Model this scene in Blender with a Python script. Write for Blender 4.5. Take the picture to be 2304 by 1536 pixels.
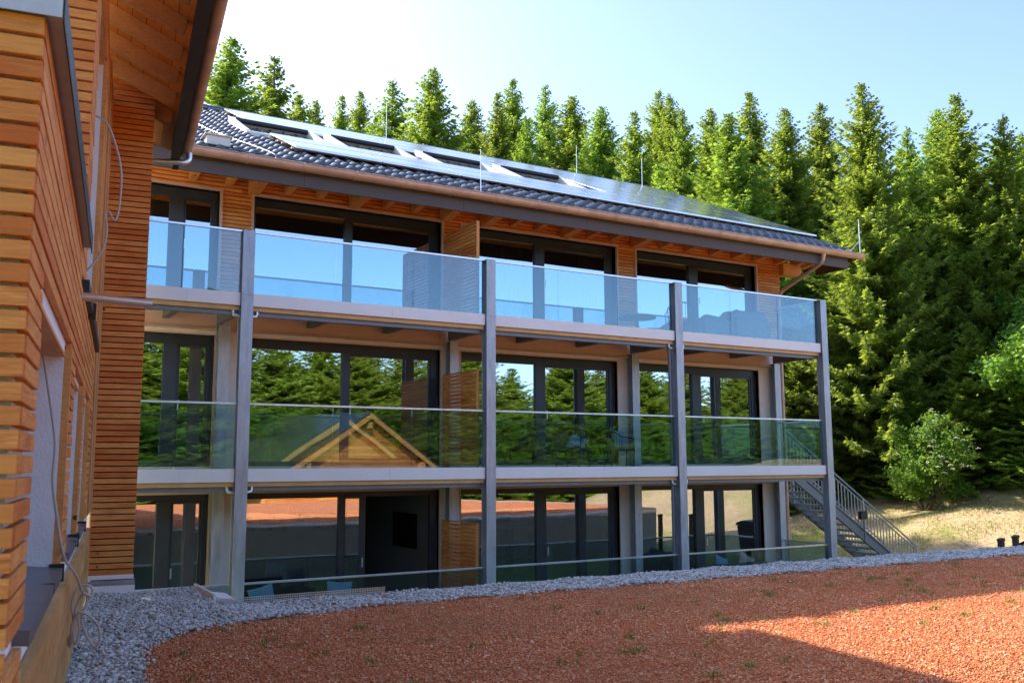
import bpy, math, random
import numpy as np
from mathutils import Vector, Matrix
R = math.radians
random.seed(7)
for o in list(bpy.data.objects): bpy.data.objects.remove(o)
scn = bpy.context.scene

# ------------------------------------------------------------------ camera
yaw, pitch, roll = R(30.5), R(7.4), R(-0.2)
f0 = Vector((math.sin(yaw), math.cos(yaw), 0)); r0 = Vector((math.cos(yaw), -math.sin(yaw), 0)); u0 = Vector((0, 0, 1))
fw = f0*math.cos(pitch)+u0*math.sin(pitch); up = u0*math.cos(pitch)-f0*math.sin(pitch)
rt = r0*math.cos(roll)+up*math.sin(roll); up = up*math.cos(roll)-r0*math.sin(roll)
cam = bpy.data.cameras.new('camera'); co = bpy.data.objects.new('camera', cam); scn.collection.objects.link(co)
M3 = Matrix((rt, up, -fw)).transposed().to_4x4(); M3.translation = Vector((0, 0, 3.0)); co.matrix_world = M3
cam.sensor_width = 36; cam.lens = 2107/2304*36; cam.clip_end = 2000; cam.clip_start = .05
cam.dof.use_dof = True; cam.dof.focus_distance = 17; cam.dof.aperture_fstop = 5.6
scn.camera = co
# ------------------------------------------------------------------ light
SUN = Vector((-.625, 1.22, 1.0)).normalized()
el = math.asin(SUN.z); az = math.atan2(SUN.x, SUN.y)
w = bpy.data.worlds.new('World'); scn.world = w; w.use_nodes = True
nt = w.node_tree; bg = nt.nodes['Background']; sky = nt.nodes.new('ShaderNodeTexSky')
sky.sky_type = 'NISHITA'; sky.sun_disc = False; sky.sun_elevation = el; sky.sun_rotation = az
sky.altitude = 600; sky.air_density = .62; sky.dust_density = 2.5; sky.ozone_density = 2.4
nt.links.new(sky.outputs[0], bg.inputs[0]); bg.inputs[1].default_value = 0.15
sl = bpy.data.lights.new('sun', 'SUN'); sl.energy = 3.1; sl.angle = R(.53); sl.color = (1, .90, .76)
so = bpy.data.objects.new('sun', sl); scn.collection.objects.link(so)
so.rotation_euler = (-SUN).to_track_quat('-Z', 'Y').to_euler(); so.location = (0, 0, 40)
scn.view_settings.view_transform = 'Standard'; scn.view_settings.look = 'None'; scn.view_settings.gamma = 1
scn.view_settings.exposure = 1.85
scn.cycles.max_bounces = 12; scn.cycles.diffuse_bounces = 7; scn.cycles.transparent_max_bounces = 24; scn.cycles.glossy_bounces = 6; scn.cycles.transmission_bounces = 6

# ------------------------------------------------------------------ helpers
C = scn.collection
def tag(o, label=None, cat=None, group=None, kind=None):
    if label: o['label'] = label
    if cat: o['category'] = cat
    if group: o['group'] = group
    if kind: o['kind'] = kind
    return o
def empty(name, loc=(0, 0, 0), rz=0, **k):
    o = bpy.data.objects.new(name, None); o.location = loc; o.rotation_euler = (0, 0, rz); C.objects.link(o)
    return tag(o, **k)
def link(name, me, parent=None, **k):
    o = bpy.data.objects.new(name, me); C.objects.link(o)
    if parent: o.parent = parent
    return tag(o, **k)
class MB:
    """collects boxes, prisms and tubes in world (or a root's local) coordinates"""
    def __init__(s, off=(0, 0, 0)): s.v = []; s.f = []; s.m = []; s.o = Vector(off); s.sm = []
    def add(s, vs, fs, m=0, smooth=False):
        b = len(s.v); s.v += [tuple(Vector(v)-s.o) for v in vs]
        s.f += [tuple(i+b for i in f) for f in fs]; s.m += [m]*len(fs); s.sm += [smooth]*len(fs); return s
    def box(s, x0, x1, y0, y1, z0, z1, m=0):
        return s.add([(x0,y0,z0),(x1,y0,z0),(x1,y1,z0),(x0,y1,z0),(x0,y0,z1),(x1,y0,z1),(x1,y1,z1),(x0,y1,z1)],
              [(0,3,2,1),(4,5,6,7),(0,1,5,4),(1,2,6,5),(2,3,7,6),(3,0,4,7)], m)
    def hexa(s, p, m=0):   # 8 points, bottom ring then top ring
        return s.add(p, [(0,3,2,1),(4,5,6,7),(0,1,5,4),(1,2,6,5),(2,3,7,6),(3,0,4,7)], m)
    def bar(s, a, b, w, h, m=0, upv=(0, 0, 1)):
        a = Vector(a); b = Vector(b); d = (b-a).normalized(); u = Vector(upv)
        if abs(d.dot(u)) > .98: u = Vector((0, 1, 0))
        x = d.cross(u).normalized()*w/2; z = x.normalized().cross(d).normalized()*h/2
        return s.hexa([a-x-z, a+x-z, b+x-z, b-x-z, a-x+z, a+x+z, b+x+z, b-x+z], m)
    def prism(s, prof, x0, x1, m=0, ax='x', smooth=False):   # profile list of (y,z) swept along x, or (x,z) swept along y
        n = len(prof)
        if ax == 'x': vs = [(x0, p[0], p[1]) for p in prof]+[(x1, p[0], p[1]) for p in prof]
        elif ax == 'y': vs = [(p[0], x0, p[1]) for p in prof]+[(p[0], x1, p[1]) for p in prof]
        else: vs = [(p[0], p[1], x0) for p in prof]+[(p[0], p[1], x1) for p in prof]
        s.add(vs, [tuple(range(n))[::-1], tuple(range(n, 2*n))], m)
        b = len(s.v)-2*n
        for i in range(n):
            j = (i+1) % n; s.f.append((b+i, b+j, b+n+j, b+n+i)); s.m.append(m); s.sm.append(smooth)
        return s
    def tube(s, pts, r, n=10, m=0, cap=True):
        P = [Vector(p) for p in pts]; rs = r if isinstance(r, (list, tuple)) else [r]*len(P)
        rings = []; prev = None
        for i, p in enumerate(P):
            t = (P[min(i+1, len(P)-1)]-P[max(i-1, 0)]).normalized()
            u = prev if prev is not None else (Vector((0, 0, 1)) if abs(t.z) < .9 else Vector((1, 0, 0)))
            x = (u-t*u.dot(t)).normalized(); prev = x; y = t.cross(x)
            rings.append([p+x*math.cos(a)*rs[i]+y*math.sin(a)*rs[i] for a in [2*math.pi*k/n for k in range(n)]])
        vs = [v for q in rings for v in q]; fs = []
        for i in range(len(P)-1):
            for k in range(n):
                fs.append((i*n+k, i*n+(k+1) % n, (i+1)*n+(k+1) % n, (i+1)*n+k))
        s.add(vs, fs, m, True)
        if cap: s.add(rings[0], [tuple(range(n))[::-1]], m); s.add(rings[-1], [tuple(range(n))], m)
        return s
    def build(s, name, mats, parent=None, bevel=0, **k):
        me = bpy.data.meshes.new(name); me.from_pydata(s.v, [], s.f)
        for mt in (mats if isinstance(mats, (list, tuple)) else [mats]): me.materials.append(mt)
        me.polygons.foreach_set('material_index', s.m); me.polygons.foreach_set('use_smooth', s.sm)
        me.update(); o = link(name, me, parent, **k)
        if bevel:
            b = o.modifiers.new('bevel', 'BEVEL'); b.width = bevel; b.segments = 2; b.limit_method = 'ANGLE'
        return o
def smooth_path(pts, n=6):
    P = [Vector(p) for p in pts]; out = []
    for i in range(len(P)-1):
        a, b, c, d = P[max(i-1, 0)], P[i], P[i+1], P[min(i+2, len(P)-1)]
        for k in range(n):
            t = k/n
            out.append(.5*((2*b)+(c-a)*t+(2*a-5*b+4*c-d)*t*t+(3*b-a-3*c+d)*t**3))
    return out+[P[-1]]
def np_mesh(name, V, F, mat, smooth=False, parent=None, **k):
    me = bpy.data.meshes.new(name); n = F.shape[1]
    me.vertices.add(len(V)); me.vertices.foreach_set('co', np.ascontiguousarray(V, np.float32).ravel())
    me.loops.add(F.size); me.loops.foreach_set('vertex_index', np.ascontiguousarray(F, np.int32).ravel())
    me.polygons.add(len(F)); me.polygons.foreach_set('loop_start', np.arange(0, F.size, n, dtype=np.int32))
    me.polygons.foreach_set('loop_total', np.full(len(F), n, np.int32))
    me.update(calc_edges=True)
    if smooth: me.polygons.foreach_set('use_smooth', np.ones(len(F), bool))
    me.materials.append(mat)
    return link(name, me, parent, **k)

# ------------------------------------------------------------------ materials
class NT:
    def __init__(s, name):
        s.mat = bpy.data.materials.new(name); s.mat.use_nodes = True; s.t = s.mat.node_tree
        s.b = s.t.nodes['Principled BSDF']; s.out = s.t.nodes['Material Output']; s.tc = None
    def n(s, ty, **k):
        q = s.t.nodes.new(ty)
        for a, b in k.items(): setattr(q, a, b)
        return q
    def l(s, a, b): s.t.links.new(a, b)
    def coord(s, scale=(1, 1, 1), obj=True):
        if not s.tc: s.tc = s.n('ShaderNodeTexCoord')
        m = s.n('ShaderNodeMapping'); m.inputs['Scale'].default_value = scale
        s.l(s.tc.outputs['Object' if obj else 'Generated'], m.inputs[0]); return m.outputs[0]
    def noise(s, vec, sc=5, det=4, rough=.55, dist=0):
        q = s.n('ShaderNodeTexNoise'); q.inputs['Scale'].default_value = sc; q.inputs['Detail'].default_value = det
        q.inputs['Roughness'].default_value = rough; q.inputs['Distortion'].default_value = dist; s.l(vec, q.inputs['Vector']); return q.outputs['Fac']
    def ramp(s, fac, stops):
        q = s.n('ShaderNodeValToRGB'); e = q.color_ramp.elements
        while len(e) < len(stops): e.new(.5)
        for i, (p, c) in enumerate(stops): e[i].position = p; e[i].color = (*c, 1) if len(c) == 3 else c
        s.l(fac, q.inputs[0]); return q.outputs[0]
    def mix(s, f, a, b, mode='MIX'):
        q = s.n('ShaderNodeMix', data_type='RGBA', blend_type=mode)
        for sock, v in ((q.inputs[0], f), (q.inputs[6], a), (q.inputs[7], b)):
            if hasattr(v, 'is_linked'): s.l(v, sock)
            else: sock.default_value = v if isinstance(v, float) or isinstance(v, int) else (*v, 1)
        return q.outputs[2]
    def math(s, op, a, b=None, c=None):
        q = s.n('ShaderNodeMath', operation=op)
        for i, v in enumerate((a, b, c)):
            if v is None: continue
            if hasattr(v, 'is_linked'): s.l(v, q.inputs[i])
            else: q.inputs[i].default_value = v
        return q.outputs[0]
    def bump(s, h, st=.3, d=.01):
        q = s.n('ShaderNodeBump'); q.inputs['Strength'].default_value = st; q.inputs['Distance'].default_value = d
        s.l(h, q.inputs['Height']); s.l(q.outputs[0], s.b.inputs['Normal']); return q.outputs[0]
    def island(s): return s.n('ShaderNodeNewGeometry').outputs['Random Per Island']
    def set(s, **k):
        for a, v in k.items():
            i = s.b.inputs[{'col': 'Base Color', 'rough': 'Roughness', 'metal': 'Metallic', 'spec': 'Specular IOR Level', 'coat': 'Coat Weight'}[a]]
            if hasattr(v, 'is_linked'): s.l(v, i)
            else: i.default_value = v if isinstance(v, (int, float)) else (*v, 1)
        return s

def wood_mat(name, lo, hi, grain=(1, 14, 14), knots=True, rough=.6):
    """boards: colour varies per board, long grain, knots"""
    m = NT(name); isl = m.island()
    base = m.ramp(isl, [(0, lo), (.5, tuple((a+b)/2 for a, b in zip(lo, hi))), (1, hi)])
    tc = m.coord((1, 1, 1))
    off = m.n('ShaderNodeVectorMath', operation='MULTIPLY_ADD')
    comb = m.n('ShaderNodeCombineXYZ'); m.l(m.math('MULTIPLY', isl, 37.), comb.inputs[0]); m.l(m.math('MULTIPLY', isl, 91.), comb.inputs[2])
    off.operation = 'ADD'; m.l(tc, off.inputs[0]); m.l(comb.outputs[0], off.inputs[1])
    mp = m.n('ShaderNodeMapping'); mp.inputs['Scale'].default_value = grain; m.l(off.outputs[0], mp.inputs[0])
    g = m.noise(mp.outputs[0], 5, 6, .65, 1.2)
    c = m.mix(m.ramp(g, [(.35, (0, 0, 0)), (.7, (1, 1, 1))]), base, tuple(x*.72 for x in lo))
    big = m.noise(off.outputs[0], 1.3, 3)
    c = m.mix(m.ramp(big, [(.4, (0, 0, 0)), (.75, (.45, .45, .45))]), c, tuple(min(1, x*1.35) for x in hi))
    if knots:
        v = m.n('ShaderNodeTexVoronoi'); v.inputs['Scale'].default_value = 3.2; m.l(off.outputs[0], v.inputs['Vector'])
        k = m.ramp(v.outputs['Distance'], [(.05, (1, 1, 1)), (.085, (0, 0, 0))])
        c = m.mix(k, c, (.12, .035, .012))
    m.set(col=c, rough=rough, spec=.3); m.bump(g, .25, .002)
    return m.mat
LARCH = wood_mat('larch_cladding', (.62, .155, .026), (.92, .40, .11))
LARCH_Y = wood_mat('larch_cladding_side', (.66, .175, .028), (.92, .40, .11), grain=(14, 1, 14))
SOFFIT = wood_mat('soffit_wood', (.72, .23, .035), (.82, .30, .055), grain=(14, 1.2, 14))
BEAM = wood_mat('beam_wood', (.72, .30, .085), (.84, .40, .13), grain=(3, 3, 9))
PALEWOOD = wood_mat('pale_wood', (.50, .30, .14), (.62, .38, .19), knots=False)
def plain(name, col, rough=.5, metal=0., spec=.5, var=.12, sc=6, bump=0., bsc=60, coat=0):
    m = NT(name); n = m.noise(m.coord(), sc, 5, .6)
    c = m.mix(m.ramp(n, [(.3, (0, 0, 0)), (.7, (1, 1, 1))]), tuple(x*(1-var) for x in col), tuple(min(1, x*(1+var)) for x in col))
    m.set(col=c, rough=rough, metal=metal, spec=spec, coat=coat)
    rr = m.math('MULTIPLY_ADD', n, .25, rough-.12); m.l(rr, m.b.inputs['Roughness'])
    if bump: m.bump(m.noise(m.coord(), bsc, 5, .6), bump, .006)
    return m.mat
def galv():
    m = NT('galvanised_steel'); v = m.n('ShaderNodeTexVoronoi'); v.inputs['Scale'].default_value = 38; m.l(m.coord((1, 1, .6)), v.inputs['Vector'])
    n = m.noise(m.coord((4, 4, .8)), 2.2, 6, .65)
    c = m.mix(m.ramp(n, [(.3, (0, 0, 0)), (.75, (1, 1, 1))]), (.32, .335, .36), (.60, .60, .62))
    c = m.mix(.10, c, v.outputs['Color'], 'SOFT_LIGHT')
    m.set(col=c, metal=.55, rough=m.math('MULTIPLY_ADD', n, .35, .32)); return m.mat
GALV = galv()
DARKSTEEL = plain('dark_galvanised_steel', (.20, .22, .25), .5, .5)
ALU = plain('silver_aluminium', (.75, .76, .78), .3, .85, var=.05)
FASCIA_W = plain('pale_fascia_sheet', (.92, .85, .81), .5, 0., var=.04, sc=1.2)
TAN = plain('tan_timber_edge', (.72, .42, .18), .6, var=.15, sc=3)
PLASTER = plain('white_plaster', (.84, .72, .62), .9, var=.05, bump=.5, bsc=90)
PLASTER2 = plain('rough_white_render', (.84, .84, .86), .95, var=.04, bump=1., bsc=55)
FRAME = plain('anthracite_frame', (.030, .036, .045), .42, var=.15)
TRIM = plain('beige_reveal_sheet', (.62, .44, .33), .5, var=.05)
BROWNSHEET = plain('brown_grey_fascia_sheet', (.095, .070, .058), .6, .0, var=.08, sc=1)
COPPER = plain('weathered_copper', (.66, .42, .29), .42, .25, var=.22, sc=3)
TILE = plain('glazed_roof_tile', (.040, .038, .037), .20, var=.3, sc=9, spec=1., coat=1)
SILL = plain('grey_sheet_sill', (.16, .16, .175), .36, .4, var=.1, sc=4)
BLACK = plain('black_plastic', (.02, .02, .022), .5)
WHITEPL = plain('white_plastic', (.75, .73, .70), .45, var=.05)
WHITEFR = plain('cream_sheet_frame', (.72, .69, .60), .4, var=.06)
CABLE = plain('grey_cable', (.50, .44, .41), .5, var=.05)
INNER = plain('room_wall_paint', (.30, .30, .30), .9, var=.03)
FLOORW = plain('room_floor', (.16, .11, .07), .5)
CONCRETE = plain('concrete', (.30, .30, .29), .9, var=.12, bump=.3)
BLUE = plain('pale_blue_fabric', (.20, .38, .46), .95, var=.08, bump=.3, bsc=120)
PINK = plain('rose_fabric', (.55, .40, .36), .95, var=.08)
ROPE = plain('dark_rope_weave', (.035, .045, .05), .8, var=.3, sc=40)
GREYFAB = plain('grey_fabric', (.06, .065, .07), .95, var=.1)
CURTAIN = plain('brown_curtain', (.13, .10, .08), .95, var=.1)
TVM = plain('screen_black', (.008, .008, .010), .15)
PICT = plain('picture_print', (.20, .12, .07), .6, var=.5, sc=14)
BARK = plain('bark', (.085, .060, .045), .95, var=.35, sc=9, bump=1., bsc=30)
FLOWER = plain('cream_blossom', (.75, .74, .60), .8, var=.1)

def glass_mat(name, base, fmul, tint, wav=.0, glo=(.95, .97, 1), wsc=.9):
    m = NT(name); m.t.nodes.remove(m.b)
    tr = m.n('ShaderNodeBsdfTransparent'); tr.inputs[0].default_value = (*tint, 1)
    gl = m.n('ShaderNodeBsdfGlossy'); gl.inputs['Roughness'].default_value = 0.0; gl.inputs['Color'].default_value = (*glo, 1)
    fr = m.n('ShaderNodeFresnel'); m.l(m.math('MULTIPLY_ADD', m.n('ShaderNodeNewGeometry').outputs['Backfacing'], 1/1.5-1.5, 1.5), fr.inputs[0])
    fac = m.math('MINIMUM', m.math('MULTIPLY_ADD', fr.outputs[0], fmul, base), 1.0)
    mx = m.n('ShaderNodeMixShader'); m.l(fac, mx.inputs[0]); m.l(tr.outputs[0], mx.inputs[1]); m.l(gl.outputs[0], mx.inputs[2])
    m.l(mx.outputs[0], m.out.inputs[0])
    if wav:
        b = m.n('ShaderNodeBump'); b.inputs['Strength'].default_value = wav; b.inputs['Distance'].default_value = .02
        m.l(m.noise(m.coord(), wsc, 1.5, .4), b.inputs['Height']); m.l(b.outputs[0], gl.inputs['Normal'])
    return m.mat
WINGLASS = glass_mat('coated_window_glass', .50, .8, (.50, .56, .56), .09, (.84, .90, .95))
RAILGLASS = glass_mat('balustrade_glass', .05, 1.0, (.72, .84, .85), .015, (.80, .93, 1))
def panel_mat():
    m = NT('solar_glass'); m.set(col=(.020, .022, .026), rough=.17, spec=1., coat=.6); m.b.inputs['Coat Roughness'].default_value = .12
    return m.mat
SOLAR = panel_mat()
ROOFGLASS = plain('roof_window_glass', (.015, .018, .02), .08, var=.1)

def leaf_mat(name, lo, hi, tr=.35, trc=(.30, .48, .05)):
    m = NT(name); m.t.nodes.remove(m.b)
    isl = m.island(); oi = m.n('ShaderNodeObjectInfo').outputs['Random']
    n = m.noise(m.coord(), .55, 3, .6)
    f = m.math('ADD', m.math('MULTIPLY', isl, .55), m.math('MULTIPLY', n, .6))
    c = m.ramp(f, [(.2, lo), (.62, tuple((a+b)/2 for a, b in zip(lo, hi))), (.95, hi)])
    hs = m.n('ShaderNodeHueSaturation'); m.l(c, hs.inputs['Color'])
    m.l(m.math('MULTIPLY_ADD', oi, .05, .482), hs.inputs['Hue']); m.l(m.math('MULTIPLY_ADD', oi, .65, .68), hs.inputs['Value'])
    d = m.n('ShaderNodeBsdfDiffuse'); m.l(hs.outputs[0], d.inputs[0])
    t = m.n('ShaderNodeBsdfTranslucent'); m.l(m.mix(.65, hs.outputs[0], trc), t.inputs[0])
    g = m.n('ShaderNodeBsdfGlossy'); g.inputs['Roughness'].default_value = .5; g.inputs[0].default_value = (.5, .6, .4, 1)
    mx = m.n('ShaderNodeMixShader'); mx.inputs[0].default_value = tr; m.l(d.outputs[0], mx.inputs[1]); m.l(t.outputs[0], mx.inputs[2])
    m2 = m.n('ShaderNodeMixShader'); m2.inputs[0].default_value = .05; m.l(mx.outputs[0], m2.inputs[1]); m.l(g.outputs[0], m2.inputs[2])
    m.l(m2.outputs[0], m.out.inputs[0]); return m.mat
NEEDLE = leaf_mat('spruce_needles', (.065, .115, .018), (.34, .45, .06), .48, (.48, .62, .07))
LEAF = leaf_mat('broad_leaves', (.07, .15, .018), (.19, .33, .045), .45, (.36, .60, .06))
GRASSM = leaf_mat('weeds', (.07, .14, .02), (.16, .24, .04), .3)

def pebble_mat():
    m = NT('grey_pebbles'); i = m.island()
    c = m.ramp(i, [(0, (.30, .295, .285)), (.3, (.50, .485, .46)), (.6, (.66, .63, .59)), (.85, (.76, .71, .65)), (1, (.88, .85, .80))])
    n = m.noise(m.coord(), 60, 3)
    m.set(col=m.mix(m.math('MULTIPLY', n, .35), c, (.3, .29, .28)), rough=.6); return m.mat
def lava_mat(geo):
    m = NT('red_lava_chips' if geo else 'red_lava_bed')
    if geo:
        c = m.ramp(m.island(), [(0, (.46, .13, .05)), (.35, (.66, .22, .09)), (.75, (.80, .33, .15)), (.93, (.84, .47, .26)), (1, (.86, .68, .50))])
        big = m.noise(m.coord(), .55, 5, .65); c = m.mix(m.ramp(big, [(.42, (0, 0, 0)), (.72, (.5, .5, .5))]), c, (.46, .21, .09))
        m.set(col=c, rough=.9, spec=.2)
    else:
        v = m.n('ShaderNodeTexVoronoi'); v.inputs['Scale'].default_value = 55; m.l(m.coord(), v.inputs['Vector'])
        sp = m.n('ShaderNodeSeparateColor'); m.l(v.outputs['Color'], sp.inputs[0])
        c = m.ramp(sp.outputs[0], [(0, (.42, .115, .045)), (.5, (.64, .21, .085)), (.9, (.76, .30, .13)), (1, (.80, .55, .36))])
        big = m.noise(m.coord(), .7, 4)
        c = m.mix(m.ramp(big, [(.4, (0, 0, 0)), (.8, (.4, .4, .4))]), c, (.22, .075, .04))
        m.set(col=c, rough=.95, spec=.15); m.bump(v.outputs['Distance'], 1., .012)
    return m.mat
def ground_mat():
    m = NT('meadow_ground'); n = m.noise(m.coord(), .22, 6, .6); n2 = m.noise(m.coord(), 9, 6, .7); n3 = m.noise(m.coord(), 1.6, 5, .7)
    dirt = m.mix(m.ramp(n2, [(.35, (0, 0, 0)), (.65, (1, 1, 1))]), (.30, .20, .11), (.60, .46, .28))
    grass = m.mix(n2, (.13, .17, .035), (.34, .36, .09))
    f = m.ramp(m.math('ADD', m.math('MULTIPLY', n, .6), m.math('MULTIPLY', n3, .4)), [(.47, (0, 0, 0)), (.62, (1, 1, 1))])
    sep = m.n('ShaderNodeSeparateXYZ'); m.l(m.coord(), sep.inputs[0])
    g2 = m.n('ShaderNodeMapRange'); m.l(sep.outputs[0], g2.inputs[0]); g2.inputs[1].default_value = 20.5; g2.inputs[2].default_value = 24.5; g2.inputs[3].default_value = 1; g2.inputs[4].default_value = 0
    f2 = m.math('MAXIMUM', f, g2.outputs[0])
    m.set(col=m.mix(f2, dirt, grass), rough=.95, spec=.15); m.bump(n2, .8, .05); return m.mat
PEB = pebble_mat(); LAVA = lava_mat(True); LAVABED = lava_mat(False); GROUND = ground_mat()

# ------------------------------------------------------------------ terrain
def gz(X, Y):
    z = 0.25*max(0, min(X-24.5, 11.5))+0.05*max(0, X-36)
    z += 0.16*max(0, min(Y-30, 60))
    if Y < -6: z -= min(6., .22*(-6-Y))
    return z
xs = np.concatenate([np.arange(-400, -40, 30), np.arange(-40, 90, 1.0), np.arange(90, 460, 30)])
ys = np.concatenate([np.arange(-400, -60, 30), np.arange(-60, 100, 1.0), np.arange(100, 460, 30)])
rng = np.random.default_rng(3)
def sn(x, y): return .10*math.sin(x*.9+y*.37)+.07*math.sin(x*.31-y*1.1+2)+.05*math.sin(x*2.1+y*1.7)
V = np.array([(x, y, gz(x, y)+(sn(x, y) if (x > 22 or y > 34) else 0)-.02) for y in ys for x in xs])
nx = len(xs); F = np.array([(j*nx+i, j*nx+i+1, (j+1)*nx+i+1, (j+1)*nx+i) for j in range(len(ys)-1) for i in range(nx-1)])
np_mesh('ground', V, F, GROUND, True, kind='structure')

# ================================================================== MAIN BUILDING
BO = Vector((11, 17.4, 0))
bld = empty('apartment_building', BO, label='three storey timber clad apartment building with glazed balconies, steel posts and solar panels', cat='building')
def P(): return MB(BO)
PX = [4.03, 8.70, 13.40, 17.97]
LV = [0.0, 2.92, 5.84]
YW = 17.4
OPEN = [[(2.0, 3.93), (4.56, 8.51), (9.0, 13.07), (13.66, 17.56)]]*3
ZO = [(0.02, 2.47), (2.96, 5.33), (5.90, 8.04)]
XL, XR = 0.8, 18.28
# render walls on the two lower storeys
m = P()
for k in (0, 1):
    z0, z1 = LV[k]-.3 if k == 0 else LV[k], LV[k+1]
    xs_ = [XL]+[v for o in OPEN[k] for v in o]+[XR]
    for i in range(0, len(xs_), 2): m.box(xs_[i], xs_[i+1], YW, YW+.3, z0+.002, z1)
    for a, b in OPEN[k]:
        m.box(a, b, YW, YW+.3, ZO[k][1], z1); m.box(a, b, YW, YW+.3, z0+.002, ZO[k][0])
m.box(XR-.3, XR, YW+.3, 31.7, -.3, 5.84); m.box(XL, XR, 31.7, 32, -.3, 8.6); m.box(XL, XL+.25, YW+.3, 31.7, -.3, 8.6)
m.build('wall', PLASTER, bld)
# timber boards of the top storey (real boards with shadow gaps, on a dark backing)
def boards(mb, axis, a, b, q0, q1, z0, z1, opens, pitch=.076, h=.061, maxlen=4.0, jit=.002, rnd=random.Random(4)):
    """horizontal boards from a to b along axis; q0..q1 = thickness; opens=[(a,b,z0,z1)]"""
    n = int((z1-z0)/pitch)
    for i in range(n):
        zz = z0+i*pitch; zt = min(zz+h, z1)
        segs = [(a, b)]
        for (oa, ob, oz0, oz1) in opens:
            if zt > oz0 and zz < oz1:
                ns = []
                for s0, s1 in segs:
                    if ob <= s0 or oa >= s1: ns.append((s0, s1)); continue
                    if oa > s0: ns.append((s0, oa))
                    if ob < s1: ns.append((ob, s1))
                segs = ns
        for s0, s1 in segs:
            L = s1-s0; p = s0; cuts = [s0]
            if L > 1.6:
                c = s0+rnd.uniform(.8, maxlen)
                while c < s1-.5: cuts.append(c); c += rnd.uniform(2., maxlen)
            cuts.append(s1)
            for c0, c1 in zip(cuts[:-1], cuts[1:]):
                j = rnd.uniform(-jit, jit); e = .0012
                if axis == 'x': mb.box(c0+e, c1-e, q0+j, q1, zz, zt)
                else: mb.box(q0, q1+j, c0+e, c1-e, zz, zt)
ops = [(a, b, ZO[2][0], ZO[2][1]) for a, b in OPEN[2]]
m = P(); boards(m, 'x', .8, 18.42, 17.355, 17.385, 5.86, 8.75, ops); m.build('cladding', LARCH, bld)
m = P(); boards(m, 'y', 17.36, 26.0, 18.40, 18.43, 5.86, 8.75, []); 
z = 8.75
while z < 12.3:
    y0 = 15.8+(z+.35-8.33)/.457; y1 = 48-y0
    if y1 > y0: m.box(18.40, 18.43, max(y0, 17.36), min(y1, 31.7), z, z+.061)
    z += .076
m.build('cladding', LARCH_Y, bld)
m = P()
xs_ = [XL]+[v for o in OPEN[2] for v in o]+[18.39]
for i in range(0, len(xs_), 2): m.box(xs_[i], xs_[i+1], 17.39, 17.7, 5.85, 8.85)
for a, b in OPEN[2]: m.box(a, b, 17.39, 17.7, ZO[2][1], 8.85); m.box(a, b, 17.39, 17.7, 5.85, ZO[2][0])
m.prism([(17.7, 5.85), (31.7, 5.85), (31.7, 8.6), (24, 11.8), (17.7, 8.9)], 18.2, 18.395)
m.build('backing_wall', BLACK, bld)
# interior: slabs, partitions, rear wall
m = P()
for z in (-.12, 2.60, 5.52): m.box(XL+.25, XR-.3, YW+.31, 31.69, z, z+.28, 1)
m.box(XL+.25, 18.19, YW+.31, 24, 8.6, 8.7, 0)
for k in range(3):
    z0 = LV[k]+(.04 if k == 0 else -.039); z1 = [2.6, 5.52, 8.6][k]
    for x in (4.25, 8.76, 13.36): m.box(x-.1, x+.1, YW+.305, 23, z0+.002, z1-.002)
    m.box(XL+.26, XR-.31, 22.9, 23.1, z0+.004, z1-.004)
m.build('interior_wall', [INNER, FLOORW], bld)

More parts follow.
